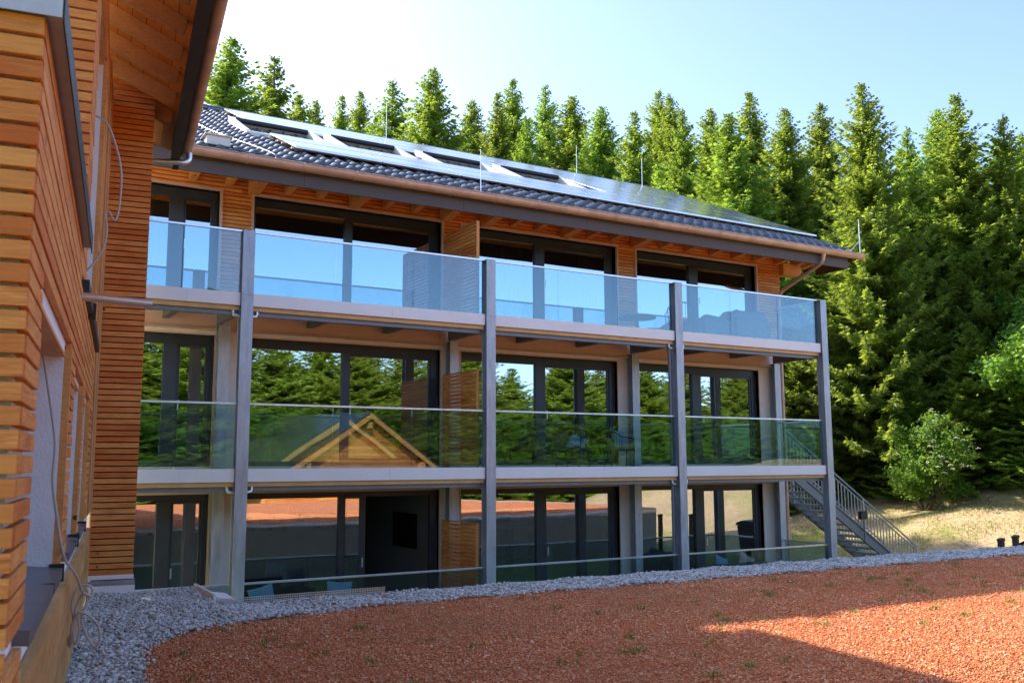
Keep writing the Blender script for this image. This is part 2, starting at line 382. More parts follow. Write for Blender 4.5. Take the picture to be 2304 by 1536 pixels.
# ---- windows
MUL = [[(3.07, 3.31, 0)], [(6.43, 6.55, 0)], [(10.91, 11.13, 0)], [(15.42, 15.68, 0)]]
def window(k, i):
    a, b = OPEN[k][i]; z0, z1 = ZO[k]; y0, y1 = 17.50, 17.585
    f = P(); t = .075; top = .17 if k else .11
    f.box(a, b, y0, y1, z1-top, z1); f.box(a, b, y0, y1, z0, z0+.09)
    f.box(a, a+t, y0+.001, y1, z0+.09, z1-top); f.box(b-t-(.08 if i else 0), b, y0+.001, y1, z0+.09, z1-top)
    panes = []; x = a+t
    mul = MUL[i]
    if k == 0 and i == 1:      # sliding leaf pushed half open
        f.box(6.42, 6.54, y0-.02, y1, z0+.09, z1-top); f.box(6.82, 6.95, y0-.05, y0-.002, z0+.05, z1-top+.04)
        f.box(6.54, 6.82, y0-.05, y0-.002, z1-top-.03, z1-top+.04); f.box(6.54, 6.82, y0-.05, y0-.002, z0+.05, z0+.13)
        panes = [(a+t, 6.42, 17.545), (6.54, 6.82, 17.47)]
    else:
        for (q0, q1, _) in mul:
            f.box(q0, q1, y0-.012, y1, z0+.09, z1-top); panes.append((x, q0, 17.545)); x = q1
        # inner leaf frame of the opening sash
        xe = b-t-(.08 if i else 0); f.box(x, x+.05, y0+.02, y1-.01, z0+.09, z1-top); f.box(xe-.05, xe, y0+.02, y1-.01, z0+.09, z1-top)
        f.box(x+.05, xe-.05, y0+.02, y1-.01, z1-top-.05, z1-top); f.box(x+.05, xe-.05, y0+.02, y1-.01, z0+.09, z0+.15)
        panes.append((x+.05, xe-.05, 17.545))
    fo = f.build('window', FRAME, bld, bevel=.004)
    for (p0, p1, yy) in panes:
        g = P(); g.add([(p0, yy, z0+.09), (p1, yy, z0+.09), (p1, yy, z1-top), (p0, yy, z1-top)], [(0, 1, 2, 3)]); g.build('pane', WINGLASS, fo).location = (0, 0, 0)
    h = P(); hx = (mul[0][1]+.03) if not (k == 0 and i == 1) else 6.885
    h.box(hx-.012, hx+.012, y0-.075, y0-.052, z0+1.0, z0+1.18); h.build('handle', ALU, fo)
    if k == 2 or True:
        s = P(); w_ = .045 if k == 2 else .02; yy = 17.325 if k == 2 else 17.385
        s.box(b, b+w_, yy, 17.5, z0, z1+w_); s.box(a-w_, b, yy, 17.5, z1, z1+w_); s.box(a-w_, a, yy, 17.5, z0, z1)
        s.build('window_surround', TRIM, fo)
for k in range(3):
    for i in range(4): window(k, i)

# ---- balconies
XBAY = [(1.6, PX[0]), (PX[0], PX[1]), (PX[1], PX[2]), (PX[2], PX[3])]
JOINTS = [[2.98], [5.60, 7.10], [10.31, 11.80], [15.0, 16.5]]
BEAMX = [[3.04], [5.68, 7.23], [10.33, 11.9], [15.02, 16.54]]
def balcony(k, i):
    zb = LV[k]; a, b = XBAY[i]; a += .105; b -= .105
    if i == 0: a = 1.6
    if i == 3 and False: b += .1
    s = P()
    if k:
        s.box(a, b, 15.66, 17.30, zb-.13, zb-.03, 0)
        s.box(a, b, 15.655, 15.715, zb-.285, zb-.215, 1)
        s.box(a, b, 15.72, 15.80, zb-.36, zb-.14, 2)
        s.box(a-.0, b+.0, 17.28, 17.36, zb-.42, zb-.14, 3); s.box(a, b, 17.20, 17.28, zb-.42, zb-.405, 3)
        for x in BEAMX[i]: s.box(x-.05, x+.05, 15.80, 17.28, zb-.25, zb-.135, 2); s.box(x-.06, x+.06, 15.80, 17.28, zb-.265, zb-.25, 2)
        s.box(b-.03, b+.06, 15.8, 17.14, zb-.34, zb-.14, 2)
    else:
        s.box(a, b, 15.60, 17.38, zb-.22, zb-.01, 0)
    fo = s.build('balcony_floor', [TAN, TAN, DARKSTEEL, TRIM], bld)
    if k:
        q = P(); cut = [a, (a+b)/2+.3, b]
        for c0, c1 in zip(cut[:-1], cut[1:]): q.box(c0+.001, c1-.001, 15.60, 15.65, zb-.21, zb+.005)
        q.build('fascia_panel', FASCIA_W, fo, bevel=.003)
    js = [a+.01]+JOINTS[i]+[b-.01]
    for c0, c1 in zip(js[:-1], js[1:]):
        g = P(); g.box(c0+.006, c1-.006, 15.655, 15.672, zb+(.006 if k else -.1), zb+1.055); g.build('glass_panel', RAILGLASS, fo)
    h = P(); h.box(a, b, 15.64, 15.687, zb+1.055, zb+1.09); h.build('handrail', ALU, fo, bevel=.004)
    if i == 3:
        g = P(); g.box(17.955, 17.972, 15.76, 17.1, zb+.006, zb+1.055); g.build('glass_panel', RAILGLASS, fo)
        h = P(); h.box(17.94, 17.987, 15.76, 17.12, zb+1.055, zb+1.09); h.build('handrail', ALU, fo)
for k in range(3):
    for i in range(4): balcony(k, i)
# steel posts: H sections, front row three storeys, rear row two
def hpost(x, y, z0, z1, nm='balcony_post'):
    s = P()
    s.box(x-.10, x+.10, y, y+.016, z0, z1); s.box(x-.10, x+.10, y+.184, y+.20, z0, z1); s.box(x-.006, x+.006, y+.0165, y+.1835, z0, z1-.002)
    for zz in (2.92-.03, 5.84-.03):
        if z0 < zz < z1-.2: s.box(x-.096, x+.096, y-.006, y-.001, zz-.0, zz+.012)
    s.box(x-.095, x+.095, y+.017, y+.183, z1-.014, z1-.003)
    s.build(nm, GALV, bld, bevel=.003)
for x in PX:
    hpost(x, 15.555, -.3, 6.92); hpost(x+.02, 17.14, -.3, 5.50)
# drain elbows by posts and the dark down pipe at the third post
for x in (PX[0], PX[2]):
    for zb in (2.92, 5.84):
        for sg in (-1, 1):
            s = P(); s.tube([(x+sg*.2, 15.69, zb-.24), (x+sg*.2, 15.69, zb-.33), (x+sg*.185, 15.68, zb-.37), (x+sg*.1, 15.64, zb-.385), (x+sg*.05, 15.70, zb-.385)], .026, 10)
            s.build('drain_elbow', ALU, bld)
s = P(); s.tube([(13.22, 15.72, 5.5), (13.24, 15.72, 5.3), (13.24, 15.72, -.2)], .04, 12)
for zz in (5.1, 3.4, 2.2, .6): s.tube([(13.24, 15.72, zz), (13.24, 15.72, zz+.06)], .047, 12)
s.build('down_pipe', DARKSTEEL, bld)
# privacy screens
for k in range(3):
    zb = LV[k]; s = P(); z1 = zb+1.83; xx = 8.50
    y0 = 15.80; n = 24
    for j in range(n):
        z = zb+.04+j*.0755; s.box(xx, xx+.028, y0, 17.24, z, z+.059)
    s.box(xx+.03, xx+.07, y0-.005, y0+.06, zb, z1+.03, 1); s.box(xx+.03, xx+.07, 17.18, 17.24, zb, z1+.03, 1); s.box(xx-.004, xx+.075, y0-.008, 17.245, z1+.032, z1+.05, 1)
    s.box(xx-.004, xx+.029, y0-.03, y0-.006, zb+.03, z1+.03, 1)
    s.build('privacy_screen', [LARCH_Y, BEAM], bld)
# ---- roof
SL = .457
def rz(y, off=0): return 8.33+off+SL*(y-15.8)
RY, VX0, VX1 = 24.0, -3.0, 19.5
s = P()
s.hexa([(VX0, 15.95, rz(15.95, -.20)), (VX1-.05, 15.95, rz(15.95, -.20)), (VX1-.05, RY, rz(RY, -.20)), (VX0, RY, rz(RY, -.20)),
        (VX0, 15.95, rz(15.95, -.05)), (VX1-.05, 15.95, rz(15.95, -.05)), (VX1-.05, RY, rz(RY, -.05)), (VX0, RY, rz(RY, -.05))], 0)
s.hexa([(VX0, RY+.001, rz(RY, -.20)), (VX1-.05, RY+.001, rz(RY, -.20)), (VX1-.05, 33, rz(15.0, -.20)), (VX0, 33, rz(15., -.20)),
        (VX0, RY+.001, rz(RY, -.02)), (VX1-.05, RY+.001, rz(RY, -.02)), (VX1-.05, 33, rz(15., -.02)), (VX0, 33, rz(15., -.02))], 1)
s.build('roof', [SOFFIT, TILE], bld)
# tiles: waved columns, lapped courses
pw, ch = .30, .33; cols = int((VX1-1.0)/pw); ncourse = int((RY-15.78)/ch)+1
prof = [(0, .0), (.2, -.002), (.32, .004), (.39, .030), (.47, .054), (.56, .060), (.66, .052), (.8, .018), (.88, .003)]
xx = np.array([1.0+pw*(c+p[0]) for c in range(cols) for p in prof]+[1.0+pw*cols]); zz = np.array([p[1] for c in range(cols) for p in prof]+[0.])
V = []; F = []; nn = len(xx); rg = np.random.default_rng(5)
for c in range(ncourse):
    y0 = 15.76+c*ch; y1 = min(y0+ch+.03, RY+.02)
    jt = np.repeat(rg.uniform(-.004, .006, cols+1), len(prof))[:nn]
    rows = [(y0, -.028, .0), (y0, .022, 1.), (y1, -.006, 1.)]
    b = len(V)
    for (yy, dz, kk) in rows:
        for a_, z_, j_ in zip(xx, zz, jt): V.append((a_-BO.x, yy-BO.y, rz(yy, dz)+z_*(1 if kk else .9)+j_))
    for r_ in range(2):
        for q in range(nn-1): F.append((b+r_*nn+q, b+r_*nn+q+1, b+(r_+1)*nn+q+1, b+(r_+1)*nn+q))
np_mesh('roof_tiles', np.array(V), np.array(F), TILE, False, bld)
s = P(); 
for i in range(int((VX1-1)/.4)):
    x0 = 1.0+i*.4; s.tube([(x0, RY, rz(RY, .03)), (x0+.41, RY, rz(RY, .045))], .10, 10)
s.build('ridge_tiles', TILE, bld)
s = P(); s.hexa([(VX1-.05, 15.85, rz(15.85, -.30)), (VX1, 15.85, rz(15.85, -.30)), (VX1, RY, rz(RY, -.30)), (VX1-.05, RY, rz(RY, -.30)),
        (VX1-.05, 15.85, rz(15.85, .04)), (VX1, 15.85, rz(15.85, .04)), (VX1, RY, rz(RY, .04)), (VX1-.05, RY, rz(RY, .04))])
s.build('verge_board', BROWNSHEET, bld)
# fascia, drip strip and gutter
cuts = [2.0, 5.05, 8.25, 11.2, 14.35, 17.4, 19.32]
s = P()
for a, b in zip(cuts[:-1], cuts[1:]): s.box(a+.002, b-.002, 15.86, 15.90, 7.89, 8.24)
s.box(19.28, 19.322, 15.901, 16.9, 7.89, 8.24)
s.build('fascia_board', BROWNSHEET, bld)
s = P(); s.hexa([(2.4, 15.74, 8.255), (19.5, 15.74, 8.255), (19.5, 15.96, 8.36), (2.4, 15.96, 8.36), (2.4, 15.74, 8.30), (19.5, 15.74, 8.30), (19.5, 15.96, 8.375), (2.4, 15.96, 8.375)])
s.build('eave_strip', plain('blue_grey_sheet', (.10, .12, .15), .4, .3), bld)
def gutter(mb, p0, p1, r, seg):
    d = Vector(p1)-Vector(p0); L = d.length; d.normalize(); n = int(L/seg); side = d.cross(Vector((0, 0, 1))).normalized()
    for i in range(n):
        a = Vector(p0)+d*(L*i/n+.004); b = Vector(p0)+d*(L*(i+1)/n-.004)
        N_ = 12; pro = [(math.cos(math.pi+math.pi*q/(N_-1))*r, math.sin(math.pi+math.pi*q/(N_-1))*r) for q in range(N_)]
        pi_ = [(x*.93, y*.93) for x, y in pro[::-1]]; full = pro+pi_
        vs = [a+side*x+Vector((0, 0, z)) for x, z in full]+[b+side*x+Vector((0, 0, z)) for x, z in full]; k = len(full)
        mb.add(vs, [(j, (j+1) % k, k+(j+1) % k, k+j) for j in range(k)], 0, True)
        mb.add([b+side*x*1.06+Vector((0, 0, z*1.10)) for x, z in pro]+[b+d*.024+side*x*1.10+Vector((0, 0, z*1.10)) for x, z in pro], [(j, j+1, N_+j+1, N_+j) for j in range(N_-1)], 0, True)
        mb.tube([a+side*r+Vector((0, 0, .006)), b+side*r+Vector((0, 0, .006))], .011, 6)
    for e in (Vector(p0), Vector(p1)):
        mb.add([e+side*x+Vector((0, 0, z)) for x, z in pro], [tuple(range(N_))])
s = P(); gutter(s, (3.0, 15.735, 8.25), (19.66, 15.735, 8.25), .118, .95); s.build('gutter', COPPER, bld)
s = P(); s.tube(smooth_path([(18.3, 15.76, 8.20), (18.3, 15.77, 8.05), (18.3, 15.85, 7.93), (18.3, 16.1, 7.82), (18.28, 16.9, 7.52), (18.26, 17.15, 7.40), (18.24, 17.22, 7.25), (18.24, 17.24, 7.0), (18.24, 17.24, 5.0), (18.24, 17.24, -.1)], 4), .048, 14)
s.tube([(18.3, 15.76, 8.19), (18.3, 15.765, 8.08)], [.075, .052], 14)
for zz in (6.6, 5.2, 3.4, 1.6): s.tube([(18.24, 17.24, zz), (18.24, 17.24, zz+.05)], .056, 14)
s.build('down_pipe', COPPER, bld)
# rafters and beam ends under the eave
RX = [3.41, 4.07, 4.54, 5.19, 5.82, 6.54, 7.22, 7.85, 8.56, 9.53, 10.21, 10.86, 11.59, 12.28, 12.91, 13.59, 14.42, 15.2, 16.0, 16.77, 17.51, 18.28, 18.9, 19.3]
BIG = {4.54, 6.54, 8.56, 9.53, 11.59, 13.59}
for x in RX:
    wd = .10 if x in BIG else .06; zb = 8.10 if x in BIG else 8.19
    s = P()
    s.hexa([(x-wd, 16.72, zb+.03), (x+wd, 16.72, zb+.03), (x+wd, 17.354, zb-.05), (x-wd, 17.354, zb-.05),
            (x-wd, 16.72, rz(16.72, -.205)), (x+wd, 16.72, rz(16.72, -.205)), (x+wd, 17.354, rz(17.354, -.205)), (x-wd, 17.354, rz(17.354, -.205))])
    s.build('rafter', BEAM, bld, bevel=.006)
for (y, z0, z1) in ((17.36, 7.88, 8.22), (RY-.1, 11.2, 11.5)):
    s = P(); s.prism([(18.44, z0), (18.95, z0), (19.08, z0+.08), (19.12, z0+.2), (19.1, z1-.02), (18.44, z1-.02)], y-.14 if y < 20 else y, y+.10, ax='y'); s.build('purlin', BEAM, bld, bevel=.008)
# solar panels in rows
def quadR(x, y, off): return (x, y, rz(y, off))
def panel(x0, x1, y0, y1):
    s = P(); o0, o1 = .13, .165
    s.hexa([quadR(x0, y0, o0), quadR(x1, y0, o0), quadR(x1, y1, o0), quadR(x0, y1, o0), quadR(x0, y0, o1), quadR(x1, y0, o1), quadR(x1, y1, o1), quadR(x0, y1, o1)], 0)
    e = .02; s.add([quadR(x0+e, y0+e, o1+.003), quadR(x1-e, y0+e, o1+.003), quadR(x1-e, y1-e, o1+.003), quadR(x0+e, y1-e, o1+.003)], [(0, 1, 2, 3)], 1)
    s.build('solar_panel', [ALU, SOLAR], bld)
ROWS = [(16.92, 17.82, 5.2), (17.85, 18.75, 5.2), (18.78, 19.68, 13.9), (19.71, 20.61, 13.9), (20.66, 21.56, 5.3), (21.59, 22.5, 5.3), (22.53, 23.4, 5.3)]
for (y0, y1, xs0) in ROWS:
    n = max(1, round((19.42-xs0)/1.7)); pwid = (19.42-xs0)/n
    for j in range(n): panel(xs0+j*pwid+.008, xs0+(j+1)*pwid-.008, y0, y1)
s = P()
for y in (17.05, 17.7, 18.0, 18.6): s.bar(quadR(5.15, y, .10), quadR(19.4, y, .10), .04, .04)
for y in (20.8, 21.4, 21.9, 22.9): s.bar(quadR(5.25, y, .10), quadR(19.4, y, .10), .04, .04)
s.build('panel_rail', COPPER, bld)
s = P(); x = 5.4
while x < 19.4:
    for y in (17.05,): s.box(x-.02, x+.02, y-.03, y+.03, rz(y, 0), rz(y, .12)); 
    s.bar((x, 16.9, rz(16.9, .02)), (x, 17.1, rz(17.1, .11)), .03, .012); x += .86
s.build('roof_hook', DARKSTEEL, bld)
# roof windows between the panels
RWX = [(4.75, 6.6), (6.95, 8.75), (9.3, 11.1), (11.5, 13.5)]
for i, (a, b) in enumerate(RWX):
    s = P(); y0, y1 = 18.95, 20.4
    for (p0, p1) in ((a, a+.10), (b-.10, b)):
        s.hexa([quadR(p0, y0, .02), quadR(p1, y0, .02), quadR(p1, y1, .02), quadR(p0, y1, .02), quadR(p0, y0, .13), quadR(p1, y0, .13), quadR(p1, y1, .22), quadR(p0, y1, .22)])
    s.hexa([quadR(a, y1, .02), quadR(b, y1, .02), quadR(b, y1+.1, .02), quadR(a, y1+.1, .02), quadR(a, y1, .22), quadR(b, y1, .22), quadR(b, y1+.1, .22), quadR(a, y1+.1, .22)])
    s.hexa([quadR(a, y0-.1, .02), quadR(b, y0-.1, .02), quadR(b, y0, .02), quadR(a, y0, .02), quadR(a, y0-.1, .12), quadR(b, y0-.1, .12), quadR(b, y0, .12), quadR(a, y0, .12)])
    fo = s.build('roof_window', WHITEFR, bld)
    s = P(); s.add([quadR(a+.1, y0, .06), quadR(b-.1, y0, .06), quadR(b-.1, y1, .06), quadR(a+.1, y1, .06)], [(0, 1, 2, 3)]); s.build('pane', ROOFGLASS if i != 2 else SILL, fo)
    s = P(); s.tube([quadR(a+.1, y1-.10, .18), quadR(b-.1, y1-.10, .18)], .06, 10); s.build('shutter_roll', BLACK, fo)
s = P(); s.box(3.35, 3.75, 15.95, 16.4, 8.44, 8.60); s.box(3.31, 3.79, 15.91, 16.44, 8.601, 8.625); s.build('vent_cover', WHITEFR, bld, bevel=.01)
# lightning rods
for (x, y, base, h) in ((9.33, 22.4, rz(22.4, .1), 1.15), (8.56, 15.72, 8.2, .95), (16.5, 23.9, rz(23.9), 1.05), (18.1, 22.6, rz(22.6, .1), 1.0), (19.62, 15.72, 8.2, .98)):
    s = P(); s.tube([(x, y, base), (x, y, base+h)], [.012, .008], 6); s.tube([(x, y, base-.02), (x, y, base+.08)], .022, 8)
    if x > 19: s.tube([(x, y, base+.42), (x-.25, y+.1, base+.14)], .008, 6)
    s.build('lightning_rod', ALU, bld)
s = P(); s.tube(smooth_path([(3.65, RY-.05, rz(RY, .15)), (3.72, 21, rz(21, .09)), (3.8, 18, rz(18, .09)), (4.4, 15.8, rz(15.8, .09)), (4.45, 15.7, 8.27)], 6), .009, 6); s.build('lightning_cable', ALU, bld)

# ---- outside steel stair at the gable end
st = empty('steel_staircase', (18.4, 17.5, 0), label='galvanised outdoor stair with bar railings descending beside the gable end', cat='staircase')
def S(): return MB((18.4, 17.5, 0))
sl_ = .637; xs0, xs1 = 18.45, 23.65
def szt(x): return 2.92-sl_*(x-xs0)
for y in (17.52, 18.60):
    s = S(); a = Vector((xs0, y, szt(xs0)-.02)); b = Vector((xs1, y, szt(xs1)-.02)); s.bar(a, b, .012, .24); s.bar(a+Vector((0, 0, .14)), b+Vector((0, 0, .14)), .06, .012); s.bar(a-Vector((0, 0, .14)), b-Vector((0, 0, .14)), .06, .012)
    s.build('stringer', DARKSTEEL, st)
    s = S(); h = 1.0
    s.tube([(xs0, y, szt(xs0)+h), (xs1, y, szt(xs1)+h)], .022, 10); s.tube([(xs0, y, szt(xs0)+h-.12), (xs1, y, szt(xs1)+h-.12)], .018, 8); s.tube([(xs0, y, szt(xs0)+.17), (xs1, y, szt(xs1)+.17)], .016, 8)
    x = xs0+.03
    while x < xs1: s.bar((x, y, szt(x)+.17), (x, y, szt(x)+h-.12), .022, .022); x += .125
    for x in (xs0+.03, xs0+1.5, xs0+3., xs1-.05): s.bar((x, y, szt(x)-.1), (x, y, szt(x)+h), .04, .04)
    s.build('railing', GALV, st)
n = 18
for i in range(n):
    x = xs0+.28+i*(xs1-xs0-.3)/n; z = szt(x); s = S(); s.box(x-.14, x+.14, 17.535, 18.585, z-.03, z); s.box(x-.14, x-.135, 17.535, 18.585, z-.06, z-.031); s.build('tread', GALV, st)
s = S(); s.box(18.30, 18.449, 17.5, 18.62, 2.85, 2.92); s.build('landing', GALV, st)
la = empty('stair_lamp', (21.32, 17.42, .85), label='small dark lamp box on a thin pole fixed to the stair railing', cat='lamp')
s = MB((21.32, 17.42, .85)); s.box(21.16, 21.42, 17.36, 17.46, 1.46, 1.68); s.build('lamp_head', BLACK, la, bevel=.01)
s = MB((21.32, 17.42, .85)); s.tube([(21.36, 17.44, .85), (21.36, 17.44, 1.46)], .018, 8); s.build('pole', DARKSTEEL, la)

# ================================================================== TIMBER WING (left, turned 7.8 degrees)
WA = R(7.8); WO = Vector((1.50, 13.07, 0))
wing = empty('timber_house', WO, -WA, label='larch clad wing at the left edge with deep wooden eave and white window niches', cat='building')
Wm = lambda: MB()
# local x = outwards over the yard, local y = along the wall away from the camera
NY0, UY0 = -9.8, -6.1
opA = (-9.25, -7.0, 2.40, 3.66); opB = (-6.25, -4.75, 2.42, 3.62); opC = (-4.2, -2.9, 2.42, 3.6); opU = (-5.3, -3.05, 4.38, 7.1)
# core walls with niches cut out
def core(x0, x1, y0, y1, z0, z1, ops, m):
    ys_ = sorted({y0, y1}|{v for o in ops for v in o[:2] if y0 < v < y1}); zs_ = sorted({z0, z1}|{v for o in ops for v in o[2:] if z0 < v < z1})
    for a, b in zip(ys_[:-1], ys_[1:]):
        for c, d in zip(zs_[:-1], zs_[1:]):
            if any(o[0] <= a and b <= o[1] and o[2] <= c and d <= o[3] for o in ops): continue
            m.box(x0, x1, a, b, c, d)
m = Wm(); core(-.28, -.035, NY0+.04, -.001, 1.2, 7.6, [opA, opB, opC, opU, (NY0+.04, UY0+.04, 4.5, 7.6)], m)
m.box(-5, -.281, NY0+.04, NY0+.3, 1.2, 4.5); m.box(-5, -.281, UY0+.04, UY0+.3, 4.49, 8.2); m.box(-5, -.281, NY0+.3, UY0+.04, 4.3, 4.48)
m.box(-.5, -.281, NY0+.301, -.002, 1.2, 4.29); m.box(-.5, -.281, UY0+.301, -.002, 4.3, 7.9); m.box(-5, -.5, -.3, -.003, 1.2, 10)
m.build('wall', PLASTER2, wing)
rw = random.Random(11)
m = Wm(); boards(m, 'y', NY0+.002, -1.6, -.030, 0., 2.44, 4.50, [opA, opB, opC, (UY0, 0, 4.26, 4.34)], rnd=rw, maxlen=5)
boards(m, 'y', UY0+.002, -1.6, -.030, 0., 4.50, 7.6, [opU], rnd=rw, maxlen=5)
m.build('cladding', LARCH_Y, wing, bevel=.003)
m = Wm(); boards(m, 'y', NY0+.002, -9.251, -.030, 0., 2.44-.076*13, 2.43, [], rnd=rw); m.build('cladding', LARCH_Y, wing, bevel=.003)
m = Wm(); boards(m, 'y', -9.249, -.001, -.030, .012, 1.45, 2.36, [], pitch=.155, h=.149, rnd=rw, maxlen=6); m.build('plinth_boards', wood_mat('plinth_larch', (.52, .24, .07), (.70, .37, .13), grain=(10, .7, 10)), wing)
m = Wm()
boards(m, 'x', -4.0, -.002, NY0-.03, NY0, 2.44-.076*13, 4.50, [], rnd=rw)
m.build('cladding', LARCH, wing, bevel=.003)
m = Wm(); boards(m, 'x', -4, -.002, UY0-.03, UY0, 4.64, 8.4, [], rnd=rw)
m.build('cladding', LARCH, wing, bevel=.003)
# plain corner planks beside the inner corner
m = Wm(); m.box(-.03, .012, -1.59, -.80, 2.44, 7.75); m.box(-.03, .016, -.798, -.001, 2.44, 7.8); m.build('corner_plank', wood_mat('plank', (.52, .23, .08), (.64, .31, .12), grain=(12, 12, 1)), wing)
# wood reveals, white far reveals come from the wall mesh
for o in (opA, opB, opC, opU):
    m = Wm(); y = o[1]
    m.box(-.034, .006, y+.001, y+.05, o[2]-.02, o[3]+.02); m.box(-.249, -.031, o[0]+.002, o[1]-.002, o[3]-.022, o[3]-.004)
    m.build('niche_frame', BEAM, wing)
    m = Wm(); m.hexa([(-.279, o[0], o[2]-.03), (.022, o[0], o[2]-.05), (.022, o[1], o[2]-.05), (-.279, o[1], o[2]-.03), (-.279, o[0], o[2]+.035), (.022, o[0], o[2]+.006), (.022, o[1], o[2]+.006), (-.279, o[1], o[2]+.035)])
    m.box(-.05, .030, o[1]-.012, o[1]+.02, o[2]-.07, o[2]+.03, 1)
    ym = (o[0]+o[1])/2+.3; m.box(-.278, .025, ym, ym+.006, o[2]-.04, o[2]+.012, 1)
    m.build('window_sill', [SILL, BLACK], wing)
# dark lining at the back of the niches
m = Wm()
for o in (opA, opB, opC, opU): m.box(-.277, -.25, o[0], o[1]-.001, o[2]+.013, o[3]-.001)
m.build('roller_shutter', plain('shutter', (.35, .36, .38), .5), wing)
m = Wm(); m.box(-4.2, .05, NY0-.06, UY0+.0, 4.50, 4.585, 0); m.box(.051, .057, NY0-.06, UY0, 4.46, 4.58, 1); m.box(-4.2, .05, NY0-.066, NY0-.061, 4.47, 4.575, 0)
m.build('coping', [plain('pale_blue_grey_coping', (.50, .55, .63), .4, .2), BLACK], wing)
m = Wm(); m.box(-.01, .04, UY0+.3, -1.7, 4.25, 4.33); m.box(-.02, .06, -4.6, -4.5, 4.22, 4.35); m.build('storey_flashing', BLACK, wing)
m = Wm(); m.tube([(-.02, -5.9, 4.19), (.47, -5.9, 4.165)], .031, 16, cap=False); m.tube([(.465, -5.9, 4.1655), (-.02, -5.9, 4.19)], .027, 16); m.build('metal_pipe', ALU, wing)
# pillar beside the facade
m = Wm(); boards(m, 'x', .0, .535, 0., .03, 1.62, 8.2, [], rnd=rw); m.build('cladding', LARCH, wing, bevel=.002)
m = Wm(); m.box(.0, .50, .031, 2.2, 1.45, 7.9); m.box(.50, .53, .031, 2.2, 1.5, 7.9); m.build('pillar', BLACK, wing)
m = Wm(); m.box(-.0, .56, -.14, .03, 1.40, 1.50, 0); m.hexa([(-.0, -.14, 1.501), (.56, -.14, 1.501), (.56, .03, 1.56), (-.0, .03, 1.56), (0, -.14, 1.506), (.56, -.14, 1.506), (.56, .03, 1.566), (0, .03, 1.566)], 1); m.box(0, .545, -.012, -.001, 1.565, 1.618, 0)
m.build('base_flashing', [FASCIA_W, plain('worn_zinc', (.34, .31, .30), .45, .4, var=.25)], wing)
# eave
def wz(x, off=0): return 8.22-.48*x+off
m = Wm(); xa, xb = -5.5, .84
n = 26
for i in range(n):     # soffit boards across
    y0 = -16+i*(17.3/n); 
for i in range(40):
    x0 = xa+i*(xb-xa)/40; x1 = xa+(i+1)*(xb-xa)/40-.006
    m.hexa([(x0, -16, wz(x0)), (x1, -16, wz(x1)), (x1, 1.85, wz(x1)), (x0, 1.85, wz(x0)), (x0, -16, wz(x0, .02)), (x1, -16, wz(x1, .02)), (x1, 1.85, wz(x1, .02)), (x0, 1.85, wz(x0, .02))])
m.build('soffit', SOFFIT, wing)
m = Wm(); m.hexa([(-5.5, -16, wz(-5.5, .04)), (1.0, -16, wz(1.0, .04)), (1.0, 1.9, wz(1.0, .04)), (-5.5, 1.9, wz(-5.5, .04)), (-5.5, -16, wz(-5.5, .2)), (1.0, -16, wz(1., .16)), (1.0, 1.9, wz(1., .16)), (-5.5, 1.9, wz(-5.5, .2))]); m.build('roof', TILE, wing)
m = Wm()
for y in np.arange(-9.4, .9, .74):
    m2 = Wm(); y = float(y); x1 = .77; d = .21
    m2.add([(-2.5, y-.055, wz(-2.5, -d)), (x1-.13, y-.055, wz(x1-.13, -d)), (x1-.02, y-.055, wz(x1, -d+.05)), (x1, y-.055, wz(x1, -.07)), (x1, y-.055, wz(x1, -.001)), (-2.5, y-.055, wz(-2.5, -.001)),
            (-2.5, y+.055, wz(-2.5, -d)), (x1-.13, y+.055, wz(x1-.13, -d)), (x1-.02, y+.055, wz(x1, -d+.05)), (x1, y+.055, wz(x1, -.07)), (x1, y+.055, wz(x1, -.001)), (-2.5, y+.055, wz(-2.5, -.001))],
           [(0, 1, 2, 3, 4, 5), (11, 10, 9, 8, 7, 6), (1, 0, 6, 7), (2, 1, 7, 8), (3, 2, 8, 9), (4, 3, 9, 10), (5, 4, 10, 11), (0, 5, 11, 6)])
    m2.build('rafter', wood_mat('rafter_wood', (.58, .25, .07), (.66, .31, .10), grain=(1.2, 12, 12)) if False else SOFFIT2 if 'SOFFIT2' in globals() else BEAM, wing, bevel=.005)
DARKSHEET = plain('dark_fascia_sheet', (.035, .03, .03), .5, .1)
m = Wm(); m.box(.845, .935, -16, 1.6, 7.46, 7.80); m.box(.80, .845, -16, 1.25, 7.455, 7.475); m.build('fascia_board', DARKSHEET, wing)
m = Wm(); gutter(m, (1.035, 1.22, 7.66), (1.035, -16, 7.66), .072, .62); m.build('gutter', COPPER, wing)
m = Wm(); m.tube(smooth_path([(1.06, 1.16, 7.60), (1.06, 1.15, 7.50), (.99, 1.13, 7.44), (.85, 1.12, 7.43), (.55, 1.09, 7.40), (.3, 1.07, 7.38)], 5), .043, 14); m.build('down_pipe', ALU, wing)
